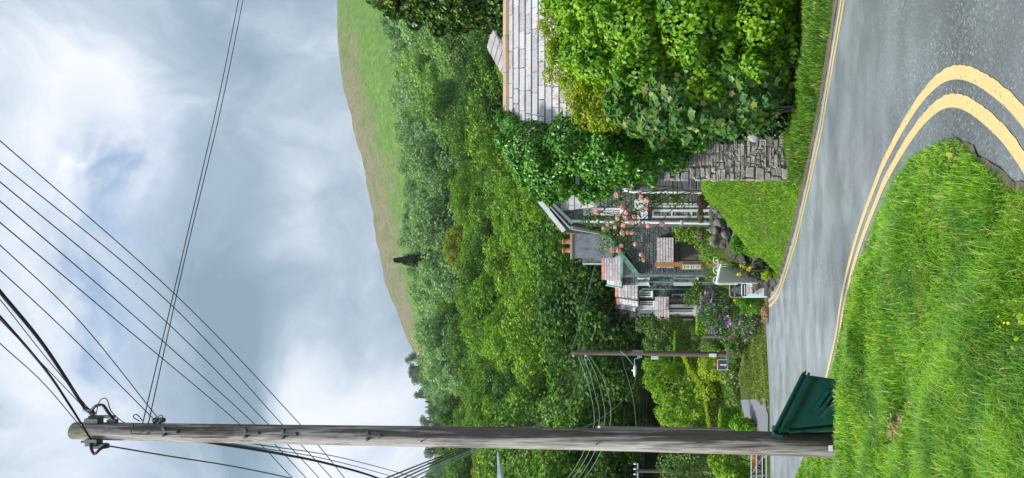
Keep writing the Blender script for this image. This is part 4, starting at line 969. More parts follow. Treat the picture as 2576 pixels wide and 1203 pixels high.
# ---- pavement signs
def text(parent, s, c, size, m, name='lettering', wscale=1.0):
    cu = bpy.data.curves.new('lettering', 'FONT'); cu.body = s; cu.size = size; cu.align_x = 'CENTER'; cu.align_y = 'CENTER'; cu.extrude = .002
    ob = bpy.data.objects.new('tmp', cu); me_ = bpy.data.meshes.new_from_object(ob); bpy.data.objects.remove(ob); bpy.data.curves.remove(cu)
    Rm = Matrix.Translation(Vector(c)) @ Matrix.Rotation(R(90), 4, 'X') @ Matrix.Diagonal((wscale, 1, 1, 1)); me_.transform(Rm)
    me_.name = name; me_.materials.clear(); return link(name, me_, m, parent)
def roundrect(c, w, h, r, y, cap_bottom=False):
    c = Vector(c); P = []
    for (sx, sz, a0) in ((1, 1, 0), (-1, 1, 90), (-1, -1, 180), (1, -1, 270)):
        rr_ = r if (sz > 0 or not cap_bottom) else .01
        for a in np.linspace(R(a0), R(a0 + 90), 6): P.append(Vector((c.x + sx * (w / 2 - rr_) + rr_ * math.cos(a), y, c.z + sz * (h / 2 - rr_) + rr_ * math.sin(a))))
    return P
D_ = 24.8; c = at(1898, 730, D_); sg = thing('pavement_sign', at(1939, 730, D_), 'white framed pavement sign with colourful print reading SOLD HERE', 'sign')
W_, H_ = 38 * D_ / F, 66 * D_ / F
MB().prism(roundrect(c, W_, H_, .12, D_, True), (0, .05, 0)).build('frame', M['cleanwhite'], sg)
pn = MB().prism(roundrect(c + Vector((0, 0, -.01)), W_ - .07, H_ - .07, .08, D_ - .012, True), (0, .01, 0)).build('panel', plain('printed_panel', (.68, .76, .86), .4, .03), sg)
MB().box(c + Vector((0, -.016, .36)), (W_ - .1, .006, .14)).build('dark_band', M['black'], pn)
MB().box(c + Vector((0, -.021, .345)), (W_ - .16, .004, .035)).build('strip', M['lamp'], pn)
mb = MB()
for k in range(9): a = (k - 4) * .036; mb.box(c + Vector((a, -.02, .215 - abs(k - 4) * -.004)), (.038, .006, .055))
mb.build('banner', M['cream'], pn)
for (dx, col_) in ((-.07, (.15, .35, .75)), (-.02, (.45, .6, .12)), (.05, (.7, .15, .35))): MB().lathe(c + Vector((dx, -.02, .09)), [(.0, -.05), (.04, -.04), (.055, 0), (.04, .04), (0, .05)], 10, Matrix.Diagonal((1, .2, 1))).build('tin_picture', plain('print', col_, .5), pn)
MB().box(c + Vector((0, -.024, .04)), (.22, .006, .075)).build('tin_picture', M['black'], pn)
text(pn, 'SOLD', c + Vector((0, -.022, -.10)), .115, M['black']); text(pn, 'HERE', c + Vector((0, -.022, -.20)), .10, M['cream'])
MB().box(c + Vector((0, -.02, -.375)), (W_ - .1, .006, .09)).build('dark_band', M['doorwood'], pn)
mb = MB(); b = at(1934, 730, D_); mb.prism([b + Vector((-W_ / 2, -.22, -.07)), b + Vector((-W_ / 2, .25, -.07)), b + Vector((-W_ / 2, .2, .05)), b + Vector((-W_ / 2, -.14, .07))], (W_, 0, 0)); mb.build('base', M['black'], sg, bevel=.02)
D2 = 25.6; c2 = at(1877, 730.5, D2); cb = thing('chalkboard_sign', at(1930, 730.5, D2), 'black chalkboard pavement sign with pale frame behind the white one', 'sign')
W2, H2 = 38 * D2 / F, 85 * D2 / F
MB().prism(roundrect(c2, W2, H2, .11, D2, True), (0, .05, 0)).build('frame', M['ridge'], cb)
pn2 = MB().prism(roundrect(c2 + Vector((.01, 0, -.01)), W2 - .05, H2 - .05, .08, D2 - .012, True), (0, .01, 0)).build('panel', M['black'], cb)
for i, (s_, sz) in enumerate((('THE', .07), ('CHOCOLATE', .075), ('CABIN', .075), ('Speciality', .075), ('Chocolates', .07))): text(pn2, s_, c2 + Vector((0, -.02, .49 - i * .078)), sz, M['chalk'], wscale=.95)

# ---- no through road sign
D_ = 31.0; c = at(1817.5, 918, D_); ns = thing('road_sign', at(1908, 916, D_), 'blue square no-through-road sign with white stem and red bar on a grey post', 'sign')
s_ = 26.5 * D_ / F
MB().prism(roundrect(c, s_, s_, .04, D_), (0, .012, 0)).build('sign_border', M['cleanwhite'], ns)
pn = MB().prism(roundrect(c, s_ - .05, s_ - .05, .03, D_ - .006), (0, .005, 0)).build('panel', M['blue'], ns)
MB().box(c + Vector((0, -.012, -.035)), (.06, .006, .29)).build('stem_mark', M['cleanwhite'], pn); MB().box(c + Vector((0, -.012, .135)), (.22, .006, .075)).build('bar_mark', M['red'], pn)
MB().tube([c + Vector((0, .05, .2)), at(1915, 914, D_ + .05)], .03, 8).build('post', M['iron'], ns)

# ---- green grit bin leaning on the pole side
D_ = 8.3; gb = thing('grit_bin', at(2150, 1010, D_), 'dark green sloping-lidded plastic grit bin half sunk in grass beside the big pole', 'bin')
def bp(x, y, d): return at(x, y, D_ + d)
side = [bp(1950, 1083, .0), bp(2022, 941, -.12), bp(2160, 962, -.10), bp(2160, 1063, .0)]
sback = [bp(1952, 1108, .78), bp(2018, 968, .66), bp(2150, 978, .66), bp(2150, 1082, .74)]
mb = MB(); mb.add([*side, *sback], [(0, 1, 2, 3), (7, 6, 5, 4), (1, 0, 4, 5), (2, 1, 5, 6), (0, 3, 7, 4), (3, 2, 6, 7)])
bo = mb.build('body', M['binA'], gb, bevel=.03)
mb = MB()
for (p, q) in (((2050, 1030), (2083, 985)), ((2085, 1040), (2110, 1005))):
    for off in (0, 16): mb.bar(bp(p[0] + off, p[1], -.075), bp(q[0] + off, q[1], -.135), .035, .03)
    mb.bar(bp(q[0] - 1, q[1], -.135), bp(q[0] + 17, q[1], -.135), .035, .03)
mb.build('rib', M['binA'], bo)
mb = MB()
for q_ in ([(2062, 1050), (2112, 985), (2128, 992), (2080, 1056)],): mb.prism([bp(a_, c_, -.055 - (1060 - c_) * .0008) for a_, c_ in q_], (.0, -.03, .0))
mb.build('side_panel', M['binA'], bo, bevel=.01)
MB().bar(bp(1985, 1087, .02), bp(2100, 1075, .02), .05, .03).build('rib', M['binA'], bo)
ld = MB(); a0, a1 = bp(1945, 1088, -.05), bp(2021, 938, -.18); b0_, b1_ = bp(1943, 1112, .82), bp(2015, 962, .70)
ld.prism([a0 + Vector((0, 0, .02)), a1 + Vector((0, 0, .02)), b1_ + Vector((0, 0, .02)), b0_ + Vector((0, 0, .02))], (.03, 0, -.062))
lo = ld.build('lid', M['binA'], gb, bevel=.012)
MB().bar(bp(1961, 1088, -.07), bp(2036, 938, -.20), .03, .02).build('lip', M['binA'], lo)
MB().bar(bp(1944, 1084, -.02), bp(1966, 1088, .0), .12, .05).build('hinge', M['binA'], lo)
MB().tube([bp(1958, 1079, -.075), bp(1958, 1079, -.05)], .012, 8).build('hinge_pin', M['black'], lo)

# ------------------------------------------------------------------ telegraph poles
PD = 8.6
pb, pt = at(2150, 1121.5, PD), at(187, 1081, PD)
tp = thing('telegraph_pole', pb, 'tall weathered grey telegraph pole rising from the near grass, full of streaks and knots', 'pole')
n_ = 40; pts = []; rad = []
for k in range(n_ + 1):
    t = k / n_; p = pb.lerp(pt, t); p += Vector((.012 * math.sin(t * 5), 0, 0)); pts.append(p); rad.append(.145 * (1 - t) + .103 * t + (.012 if t < .03 else 0))
rad[-1] *= .96; mb = MB().tube(pts, rad, 28); po = mb.build('shaft', M['poleA'], tp)
def pole_fit(V_, dy=0):
    mb = MB(); c = at(V_, 1081 + (V_ - 187) * .0206, PD - .125) + Vector((-dy * .0048, 0, 0))
    mb.box(c, (.095, .025, .03)); mb.box(c + Vector((0, -.005, -.08)), (.024, .025, .16))
    for s in (-1, 1): mb.tube([c + Vector((s * .042, .02, 0)), c + Vector((s * .042, -.03, 0))], .016, 8)
    mb.tube([c + Vector((0, .02, -.15)), c + Vector((0, -.035, -.15))], .022, 8); return mb
for V_ in (413, 618, 713, 925): pole_fit(V_).build('step_bracket', M['iron'], tp)
mb = MB()
for (V_, dy) in ((370, 6), (600, -8), (1060, 12), (1290, -14), (1500, 10)): mb.tube([at(V_, 1081 + (V_ - 187) * .0206 + dy, PD - .15), at(V_, 1081 + (V_ - 187) * .0206 + dy, PD - .10)], .009, 6)
mb.build('bolt', M['iron'], tp)
mb = MB(); c = at(236, 1059, PD); mb.box(c, (.07, .1, .16)); mb.box(c + Vector((.05, 0, -.1)), (.03, .05, .3)); mb.tube([c + Vector((-.05, 0, .02)), c + Vector((.13, 0, .02))], .02, 8); mb.box(at(283, 1060, PD), (.05, .06, .1)); mb.tube([at(212, 1028, PD), at(236, 1042, PD)], .03, 8)
mb.build('cable_clamp', M['iron'], tp)
mb = MB(); c = at(236, 1112, PD - .08); mb.box(c, (.08, .1, .14)); mb.tube([at(205, 1112, PD - .1), at(245, 1108, PD - .1)], .014, 6); mb.box(at(250, 1122, PD - .08), (.06, .05, .16)); mb.tube([at(268, 1117, PD - .08), at(268, 1127, PD - .08)], .03, 8)
mb.build('cable_clamp', M['iron'], tp)
mb = MB()
for V_ in (388, 402): mb.tube([at(V_, 1070, PD), at(V_, 1056, PD)], .016, 8); mb.lathe(at(V_ + 3, 1057, PD), [(.0, -.05), (.03, -.04), (.035, 0), (.02, .03), (0, .04)], 8)
mb.build('insulator', M['iron'], tp)
MB().box(at(2090, 1128, PD - .158), (.07, .006, .05)).build('tag_plate', M['cleanwhite'], tp)

def spline(P, n=10):
    P = [Vector(p) for p in P]; Q = [P[0] * 2 - P[1]] + P + [P[-1] * 2 - P[-2]]; out = []
    for i in range(1, len(Q) - 2):
        a, b, c, d = Q[i - 1:i + 3]
        for k in range(n):
            t = k / n; out.append(.5 * ((2 * b) + (c - a) * t + (2 * a - 5 * b + 4 * c - d) * t * t + (3 * b - a - 3 * c + d) * t ** 3))
    return out + [P[-1]]
def wire(name, label, P, r, m=None, group=None, parent=None):
    o = MB().tube(spline([at(*p) for p in P]), r, 5).build(name, m or M['wire'], parent)
    if parent is None: tag(o, label, 'cable', group)
    return o
# looped leads at the pole head
for P, r_ in (([(212, 1026, 8.6), (228, 1032, 8.55), (240, 1022, 8.5), (258, 1020, 8.5), (270, 1035, 8.5), (285, 1055, 8.55)], .018), ([(240, 1048, 8.6), (250, 1010, 8.5), (268, 1004, 8.5), (280, 1035, 8.5), (310, 1062, 8.5), (335, 1068, 8.46), (330, 1088, 8.46), (352, 1090, 8.46), (370, 1075, 8.46)], .006),
              ([(228, 1108, 8.5), (230, 1130, 8.45), (238, 1142, 8.45), (250, 1132, 8.45), (266, 1121, 8.5)], .017), ([(352, 1060, 8.5), (338, 1052, 8.45), (336, 1045, 8.4), (345, 1044, 8.4), (358, 1058, 8.5)], .006), ([(395, 1054, 8.5), (402, 1045, 8.45), (409, 1048, 8.45), (406, 1056, 8.5)], .006)):
    wire('cable_loop', None, P, r_, M['cable'], parent=tp)
G = 'bare line wires passing behind the big pole'
for i, (P, lab) in enumerate((
    ([(-60, 302, 12), (445, 745, 15), (755, 1068, 18), (867, 1203, 19.5), (930, 1280, 20)], 'line wire passing lowest on the big pole, farthest from its top'),
    ([(-60, 362, 11.8), (420, 757, 15), (710, 1068, 18), (835, 1203, 19.5), (900, 1280, 20)], 'line wire passing behind the pole second farthest from its top'),
    ([(-60, 408, 11.6), (400, 793, 15), (675, 1068, 18), (803, 1203, 19.5), (870, 1280, 20)], 'middle line wire of the five passing behind the big pole'),
    ([(-60, 455, 11.4), (350, 806, 15), (640, 1067, 18), (770, 1203, 19.5), (840, 1280, 20)], 'line wire passing behind the pole second nearest to its top'),
    ([(-60, 510, 11.2), (300, 812, 15), (598, 1063, 18), (735, 1203, 19.5), (800, 1280, 20)], 'line wire passing behind the pole nearest to its top'))):
    wire('line_wire', lab, P, .011, group=G)
wire('service_wire', 'thin wire tied to the pole side, the nearer of a pair to the crossing wires', [(402, 1058, 8.6), (200, 808, 7.8), (0, 617, 7), (-60, 560, 6.8)], .0055)
wire('service_wire', 'thin wire tied to the pole side, the pair member nearer the thick cable', [(390, 1058, 8.6), (170, 838, 7.8), (0, 680, 7), (-60, 625, 6.8)], .0055)
wire('service_wire', 'long straight thin wire from the pole side across the sky, nearer the pole tip', [(358, 1068, 8.52), (450, 680, 9.8), (545, 270, 11.5), (602, -10, 13), (618, -90, 13.5), (690, -480, 17)], .0065)
wire('service_wire', 'long straight thin wire beside its twin, the one nearer the open hill', [(372, 1070, 8.52), (465, 650, 9.8), (556, 270, 11.5), (613, -10, 13), (629, -90, 13.5), (701, -480, 17)], .0065)
wire('thick_cable', 'thickest black overhead cable clamped to the pole head', [(-60, 662, 6.5), (0, 735, 7), (110, 870, 7.8), (212, 1026, 8.6)], .019, M['cable'])
wire('thick_cable', 'black overhead cable crossing the very tip of the pole', [(-60, 735, 6.5), (0, 797, 7), (110, 925, 7.8), (170, 1012, 8.2), (228, 1106, 8.45)], .0125, M['cable'])
wire('service_wire', 'thin wire between the two black cables, nearer the thickest', [(-60, 690, 6.5), (0, 754, 7), (120, 905, 7.8), (238, 1046, 8.55)], .0045)
wire('service_wire', 'thin wire between the two black cables, nearer the pole-tip one', [(-60, 745, 6.5), (10, 815, 7), (120, 930, 7.8), (232, 1048, 8.55)], .0045)
wire('service_wire', 'lone thin wire reaching the pole tip from the sky corner', [(-60, 800, 6.5), (0, 864, 7), (110, 965, 7.9), (212, 1085, 8.45)], .005)
wire('service_wire', 'thin black wire leaving the pole head clamp towards the picture bottom', [(266, 1121, 8.5), (420, 1147, 9.5), (600, 1176, 11), (760, 1210, 12.5), (900, 1245, 14)], .0095, M['cable'])
wire('thick_cable', 'thick black cable sagging away from behind the pole', [(440, 1098, 8.74), (535, 1114, 9), (700, 1141, 11), (830, 1168, 13), (960, 1207, 15), (1100, 1270, 18)], .021, M['cable'])
wire('service_wire', 'thin wire beside the thick sagging cable, nearer one', [(500, 1100, 8.74), (620, 1122, 9.3), (820, 1155, 12), (1010, 1207, 15), (1100, 1250, 17)], .007)
wire('service_wire', 'thin wire beside the thick sagging cable, farther one', [(540, 1100, 8.74), (660, 1120, 9.3), (860, 1152, 12), (1060, 1207, 15), (1150, 1250, 17)], .007)
P2 = 33.0
for i, (v_, e_) in enumerate(((1441, 972), (1452, 994), (1462, 1015), (1472, 1036), (1482, 1060))):
    wire('line_wire', 'line wire from the far pole top, number %s counting down that pole' % ('one', 'two', 'three', 'four', 'five')[i], [(v_, 895, P2), (v_ - 8 - i, 925, P2 - 2), (1395 + i * 14, 1000, P2 - 6), (1335 + i * 15, 1055, P2 - 10), (1185 + i * 12, 1118, P2 - 17), (e_, 1203, 10), (e_ - 60, 1240, 8)], .012, M['greenwire'] if i > 2 else M['wire'], 'line wires from the far pole')
for i, (a, b, c) in enumerate((((1485, 897), (1520, 960), (1537, 1040)), ((1478, 897), (1505, 960), (1522, 1045)), ((1470, 897), (1492, 970), (1508, 1050)), ((1455, 897), (1482, 975), (1495, 1055)))):
    wire('house_wire', 'pale sagging wire from the far pole against the wood, %s' % ('lowest of four', 'second lowest of four', 'second highest of four', 'highest of four')[i], [(*a, P2), (*b, P2 + 2), (*c, P2 + 6), (c[0] - 14, 1110, P2 + 11), (c[0] - 50, 1180, P2 + 16), (c[0] - 90, 1230, P2 + 20)], .012, M['greenwire'])
wire('house_wire', 'pale wire from the grey chimney to the top of the far pole', [(1500, 655, 44), (1478, 740, 41), (1458, 815, 36), (1438, 881, P2)], .014, M['greenwire'])
wire('house_wire', 'dark wire from the far pole down to the terrace roofs', [(1482, 883, P2), (1515, 820, 40), (1540, 770, 48), (1553, 742, 50)], .012)
wire('house_wire', 'drooping dark wire behind the lamp from pole to terrace', [(1500, 884, P2), (1540, 840, 38), (1562, 800, 46), (1580, 760, 52)], .012)
for i, v_ in enumerate((1608, 1617, 1625)):
    wire('distant_wire', 'faint level wire behind the street lamp, %s of three' % ('highest', 'middle', 'lowest')[i], [(v_ - 14, 800, 60), (v_, 930, 56), (v_ + 1, 1050, 52), (v_ - 10, 1203, 46), (v_ - 14, 1240, 45)], .012)
wire('distant_wire', 'pale green double wire crossing the dark wood behind the lamp', [(1552, 800, 58), (1565, 900, 54), (1592, 1000, 50), (1604, 1110, 46)], .016, M['greenwire'])

# far pole with street lamp
fp = thing('telegraph_pole', at(1912, 892, P2), 'dark brown telegraph pole with a street lamp standing by the garden', 'pole')
MB().tube([at(1912, 893, P2), at(1436, 887, P2)], [.125, .105], 14).build('shaft', M['poleB'], fp)
for V_ in (1441, 1452, 1462, 1472, 1482):
    MB().lathe(at(V_ + 2, 895, P2 - .02), [(.02, -.05), (.04, -.02), (.045, .03), (.02, .06), (0, .07)], 8).build('insulator', M['cleanwhite'] if V_ in (1441, 1472) else M['iron'], fp)
MB().box(at(1465, 892, P2), (.36, .08, .08)).build('bracket', M['iron'], fp)
MB().box(at(1793, 894, P2 - .13), (.15, .03, .34)).build('notice_plate', M['cleanwhite'], fp)
MB().box(at(1647, 900, P2 - .02), (.16, .12, .34)).build('junction_box', M['lamp'], fp)
MB().box(at(1605, 884, P2 - .05), (.12, .14, .5)).build('cable_box', M['poleB'], fp)
MB().tube(spline([at(1608, 896, P2 - .05), at(1608, 901, P2 - .1), at(1597, 904, P2 - .1), at(1597, 918, P2 - .1)]), .022, 7).build('lamp_arm', plain('blue_grey_steel', (.25, .36, .50), .4), fp)
MB().box(at(1609, 897, P2 - .05), (.1, .12, .22)).build('lamp_bracket', plain('blue_grey_steel', (.25, .36, .50), .4), fp)
lm = MB(); c = at(1597.5, 933, P2 - .1); Mx = Matrix.Rotation(R(-88), 3, 'Y')
lm.lathe(c, [(.0, -.29), (.06, -.28), (.095, -.18), (.11, 0), (.085, .18), (.04, .27), (0, .285)], 14, Mx @ Matrix.Diagonal((.8, 1, 1)))
lo = lm.build('lamp_head', M['lamp'], fp); MB().lathe(c + Vector((.02, 0, .09)), [(.035, 0), (.035, .06), (0, .07)], 8).build('photocell', M['cleanwhite'], lo)
wire('lamp_cable', None, [(1560, 883, P2 - .1), (1575, 896, P2 - .15), (1594, 919, P2 - .1)], .016, M['greenwire'], parent=fp)
wire('service_wire', 'pale sagging cable from the street lamp to behind the big pole', [(1600, 948, P2 - .1), (1592, 975, P2 - 1), (1560, 1015, P2 - 3), (1500, 1060, P2 - 7), (1430, 1092, P2 - 11), (1340, 1124, P2 - 15), (1262, 1190, P2 - 17)], .012, M['greenwire'])

# left-hand distant poles
lp = thing('telegraph_pole', at(1830, 1187, 48), 'brown pole with white cross-arm insulators near the picture bottom edge', 'pole')
MB().tube([at(1830, 1188, 48), at(1599, 1185, 48)], .11, 10).build('shaft', M['poleB'], lp)
MB().bar(at(1604, 1165, 48), at(1604, 1207, 48), .07, .07).build('crossarm', M['lamp'], lp)
for y_ in (1167, 1180, 1193, 1206): MB().lathe(at(1602, y_, 48), [(.05, 0), (.08, .05), (.05, .12), (.07, .18), (0, .24)], 8).build('insulator', M['cleanwhite'], lp)
gp = thing('telegraph_pole', at(1860, 1080, 27.5), 'slim pale grey pole half hidden by the big pole', 'pole')
MB().tube([at(1860, 1083, 27.5), at(1497, 1077, 27.5)], .085, 10).build('shaft', M['greywood'], gp)
MB().box(at(1507, 1074, 27.4), (.08, .05, .09)).build('bracket', M['cleanwhite'], gp)
sl2 = thing('street_lamp', Vector((X_(1320, 15), 15, H(X_(1320, 15), 15))), 'slender pale street lamp arm poking in from the picture bottom', 'street lamp')
MB().tube([Vector((X_(1320, 15), 15, H(X_(1320, 15), 15))), at(1262, 1318, 15)], [.07, .05], 10).build('post', M['metal'], sl2)
MB().tube([at(1262, 1318, 15), at(1259, 1255, 15), at(1257, 1200, 15)], .03, 8).build('arm', M['metal'], sl2)
lm = MB(); A_, B_ = at(1252, 1137, 15), at(1260, 1215, 15); secs = []
for t, hw, hh in ((0, .015, .02), (.1, .03, .03), (.45, .05, .045), (.7, .09, .075), (1, .1, .09)):
    p = A_.lerp(B_, t); secs += [p + Vector((0, -hw, hh * .5)), p + Vector((0, hw, hh * .5)), p + Vector((0, hw, -hh * .6)), p + Vector((0, -hw, -hh * .6))]
lm.add(secs, [(4 * i + k, 4 * i + (k + 1) % 4, 4 * i + 4 + (k + 1) % 4, 4 * i + 4 + k) for i in range(4) for k in range(4)] + [(3, 2, 1, 0), (16, 17, 18, 19)])
lm.build('lamp_head', plain('pale_blue_lamp', (.52, .62, .72), .35), sl2, bevel=.006)

# metal gate and far pickets at the picture bottom
mg = thing('metal_gate', at(1942, 1150, 24.9), 'galvanised five-bar field gate standing across the drive', 'gate')
for V_ in (1890, 1903, 1918, 1928, 1937): MB().tube([at(V_, 1120, 24.9), at(V_, 1240, 24.9)], .016, 7).build('bar', M['metal'], mg)
for y_ in (1121, 1196, 1239): MB().tube([at(1888, y_, 24.9), at(1941, y_, 24.9)], .02, 7).build('upright', M['metal'], mg)
MB().tube([at(1938, 1122, 24.92), at(1890, 1194, 24.92)], .013, 6).build('brace', M['metal'], mg)
wp = thing('picket_fence', at(1935, 1150, 27), 'short white pointed picket fence behind the field gate', 'fence')
for k in range(14):
    y_ = 1118 + k * 8.6; p, q = at(1884, y_, 27), at(1938, y_, 27); w_ = .05
    MB().prism([q + Vector((-w_, 0, 0)), q + Vector((w_, 0, 0)), p + Vector((w_, 0, -.06)), p, p + Vector((-w_, 0, -.06))], (0, .02, 0)).build('picket', M['white'], wp)
for V_ in (1893, 1925): MB().bar(at(V_, 1112, 27.05), at(V_, 1236, 27.05), .03, .06).build('rail', M['white'], wp)
pt0 = None
for k, (y_, lab) in enumerate(((1152, 'terracotta pot of orange flowers by the pickets, the one nearest the big pole'), (1163, 'terracotta pot of orange flowers by the pickets, between the other two'), (1175, 'terracotta pot of orange flowers by the pickets, nearest the gate upright'))):
    p = at(1912, y_, 26.2)
    if pt0 is None:
        pt0 = thing('flower_pot', p, lab, 'flower pot', 'flower pots by the field gate')
        MB().lathe(p, [(.0, 0), (.055, 0), (.075, .14), (.085, .14), (.085, .17), (.05, .17)], 12).build('pot', M['terracotta'], pt0)
        r_ = np.random.RandomState(3); Pq, Nq = lobe_cloud(r_, [(0, 0, .22, .1, .1, .07)], 120); V, Fc = leaves(Pq, Nq, r_.randn(len(Pq), 3), np.full(len(Pq), .05), 'ovate'); link('blossom', mesh_np('blossom', V, Fc), M['orangefl'], pt0, local=True)['kind'] = 'stuff'
    else: c = copy_tree(pt0); c.location = p; c['label'] = lab
# post and rail by the flower bed
pr = thing('post_and_rail', at(1850, 850, 30), 'single grey post and rail among the flowers beside the far pole', 'fence')
MB().bar(at(1767, 848, 30), at(1850, 848, 30), .1, .08).build('post', M['greywood'], pr); MB().bar(at(1830, 849, 30), at(1831, 915, 30), .06, .09).build('rail', M['greywood'], pr)
MB().bar(at(1880, 868, 30), at(1905, 868, 30), .1, .09).build('post', M['greywood'], pr)
# garden bench
gbn = thing('garden_bench', at(1775, 800, 40), 'weathered wooden garden seat behind the bright clipped hedge', 'bench')
MB().box(at(1762, 793, 40), (1.1, .06, .35)).build('backrest', M['greywood'], gbn); MB().box(at(1771, 793, 39.7), (1.1, .45, .06)).build('seat', M['greywood'], gbn)
for y_ in (770, 815): MB().box(at(1780, y_, 39.6), (.08, .4, .4)).build('leg', M['greywood'], gbn)

# ------------------------------------------------------------------ plants near and middle
def PL(base, items, rd=None):
    """picture-space lobes -> lobes relative to base"""
    out = []
    for it in items:
        V_, y_, D_, rv, ry = it[:5]; p = at(V_, y_, D_) - Vector(base); out.append((p.x, p.y, p.z, ry * D_ / F, (it[5] if len(it) > 5 else (rd or min(rv, ry) * D_ / F)), rv * D_ / F))
    return out
def gbase(y, D): x = X_(y, D); return Vector((x, D, H(x, D)))
b = gbase(400, 16.2)
iv = PL(b, [(1335, 372, 16.6, 85, 80, .8), (1290, 325, 18.2, 38, 42, .4), (1262, 300, 18.6, 18, 22, .2), (1400, 425, 16.2, 105, 72, .8), (1460, 372, 15.8, 115, 92, .7), (1530, 405, 15.6, 105, 80, .7), (1600, 405, 15.7, 80, 62, .6), (1480, 470, 16.2, 52, 44, .5), (1380, 480, 16.4, 40, 30, .4),
                (1655, 370, 15.7, 60, 62, .5), (1700, 395, 15.9, 38, 38, .3), (1430, 330, 16.2, 60, 40, .4), (1560, 330, 15.8, 80, 60, .5), (1350, 440, 16.6, 60, 40, .5), (1640, 310, 15.6, 80, 60, .4), (1720, 330, 15.7, 60, 60, .35)])
shrub('ivy', b, iv, 60000, .075, 'ovate', LM['ivy'], 'dense glossy ivy swallowing the left gable of the stone cottage', 'ivy', up=.25, rnd=.8, droop=.9, seed=4, thick=.22, stems=4)
b = gbase(150, 15.0)
br = PL(b, [(1560, -170, 14.2, 150, 120, 1.1), (1740, -190, 14.0, 150, 120, 1.2), (1880, -160, 14.0, 110, 120, 1.1), (1900, -330, 14.2, 110, 90, 1.0), (1750, -320, 14.2, 110, 80, .9), (1480, 50, 14.6, 90, 90, .9), (1500, 150, 14.6, 80, 80, .8), (1590, 60, 14.2, 120, 110, 1.1), (1610, 190, 14.3, 110, 95, .9), (1740, 70, 14.0, 140, 120, 1.2), (1760, 200, 14.2, 120, 100, 1.0), (1890, 70, 14.0, 100, 130, 1.1), (1880, 190, 14.2, 90, 90, .9), (1430, 10, 14.8, 60, 60, .6), (1650, -30, 14.0, 200, 80, 1.2), (1960, 120, 14.2, 60, 120, .8)])
shrub('climbing_shrub', b, br, 112000, .082, 'ovate', LM['broad'], 'big bright broad-leaved climbing shrub filling the right side in front of the slate roof', 'shrub', up=.1, rnd=.6, droop=1.5, seed=6, thick=.22, stems=6)
b = gbase(260, 14.9)
sy = PL(b, [(1590, 285, 14.2, 60, 45, .4), (1650, 305, 14.0, 75, 48, .5), (1730, 290, 13.8, 90, 55, .6), (1800, 285, 13.8, 85, 60, .6), (1870, 270, 13.8, 75, 62, .6), (1930, 225, 13.9, 55, 60, .5), (1700, 240, 13.8, 90, 60, .5), (1560, 255, 14.2, 45, 40, .4), (1850, 200, 13.7, 80, 60, .5), (1955, 160, 13.9, 40, 60, .4)])
syo = shrub('sycamore_sapling', b, sy, 15000, .125, 'lobed', LM['syc'], 'dark green sycamore saplings with lobed leaves hanging over the verge', 'shrub', up=.1, rnd=.45, droop=1.6, seed=7, thick=.18, stems=6)
r_ = np.random.RandomState(9); Pq, Nq = lobe_cloud(r_, sy[:8], 300, .03); Pq = Pq + Nq * .03; k = (Nq[:, 1] < .2) & (Pq[:, 2] > .1); Pq, Nq = Pq[k], Nq[k]
V, Fc = leaves(Pq, Nq + r_.randn(len(Pq), 3) * .5, r_.randn(len(Pq), 3) * .5 + [0, 0, -1.4], .09 + .05 * r_.rand(len(Pq)), 'lobed'); link('new_leaf', mesh_np('new_leaf', V, Fc), LM['sycnew'], syo, local=True)['kind'] = 'stuff'
b = gbase(200, 15.3)
sm = PL(b, [(1400, 60, 15.2, 40, 70, .35), (1420, 160, 15.2, 50, 70, .45), (1455, 220, 15.1, 55, 60, .45), (1490, 270, 15.0, 55, 48, .4), (1520, 300, 14.9, 45, 36, .35), (1450, 110, 15.0, 50, 60, .4), (1530, 240, 14.8, 50, 45, .3)])
smo = shrub('fine_leaved_shrub', b, sm, 22000, .05, 'leaf', LM['small'], 'fine yellow-green shrub with orange twig tips creeping up the pale slates', 'shrub', up=.4, rnd=.9, droop=.2, seed=8, thick=.4, stems=4)
r_ = np.random.RandomState(10); Pq, Nq = lobe_cloud(r_, sm[:5], 800, .02); Pq = Pq + Nq * .06; k = (Pq[:, 2] > 2.6); Pq, Nq = Pq[k], Nq[k]
V, Fc = leaves(Pq, r_.randn(len(Pq), 3), Nq + [0, 0, .8] + r_.randn(len(Pq), 3) * .5, .05 + .06 * r_.rand(len(Pq)), 'narrow'); link('twig', mesh_np('twig', V, Fc), LM['twig'], smo, local=True)['kind'] = 'stuff'
# dark leaves at the foot of the hedge
b = gbase(120, 15.4)
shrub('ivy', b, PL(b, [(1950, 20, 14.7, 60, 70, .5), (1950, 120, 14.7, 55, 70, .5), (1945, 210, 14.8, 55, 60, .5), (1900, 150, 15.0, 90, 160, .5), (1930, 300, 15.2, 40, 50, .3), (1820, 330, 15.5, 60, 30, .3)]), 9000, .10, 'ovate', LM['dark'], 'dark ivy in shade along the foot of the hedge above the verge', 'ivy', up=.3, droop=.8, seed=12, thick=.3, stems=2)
# tall variegated tree at the top edge
b = gbase(-20, 23.5)
tt = shrub('holly_tree', b, PL(b, [(960, -12, 23, 50, 38, 1), (1030, 15, 23, 65, 42, 1), (1100, 25, 22.8, 70, 45, 1), (1180, 30, 22.6, 75, 48, 1), (1250, 30, 22.6, 60, 45, 1), (1100, -50, 23, 160, 60, 1.3), (1300, 0, 22.8, 90, 70, 1.2), (930, -45, 23, 40, 40, .8)]), 26000, .13, 'ovate', LM['ivyyellow'], 'tall dark tree with yellow-edged leaves behind the slate ridge at the corner', 'tree', up=.4, droop=.6, seed=13, thick=.3, stems=6, stemr=.12)

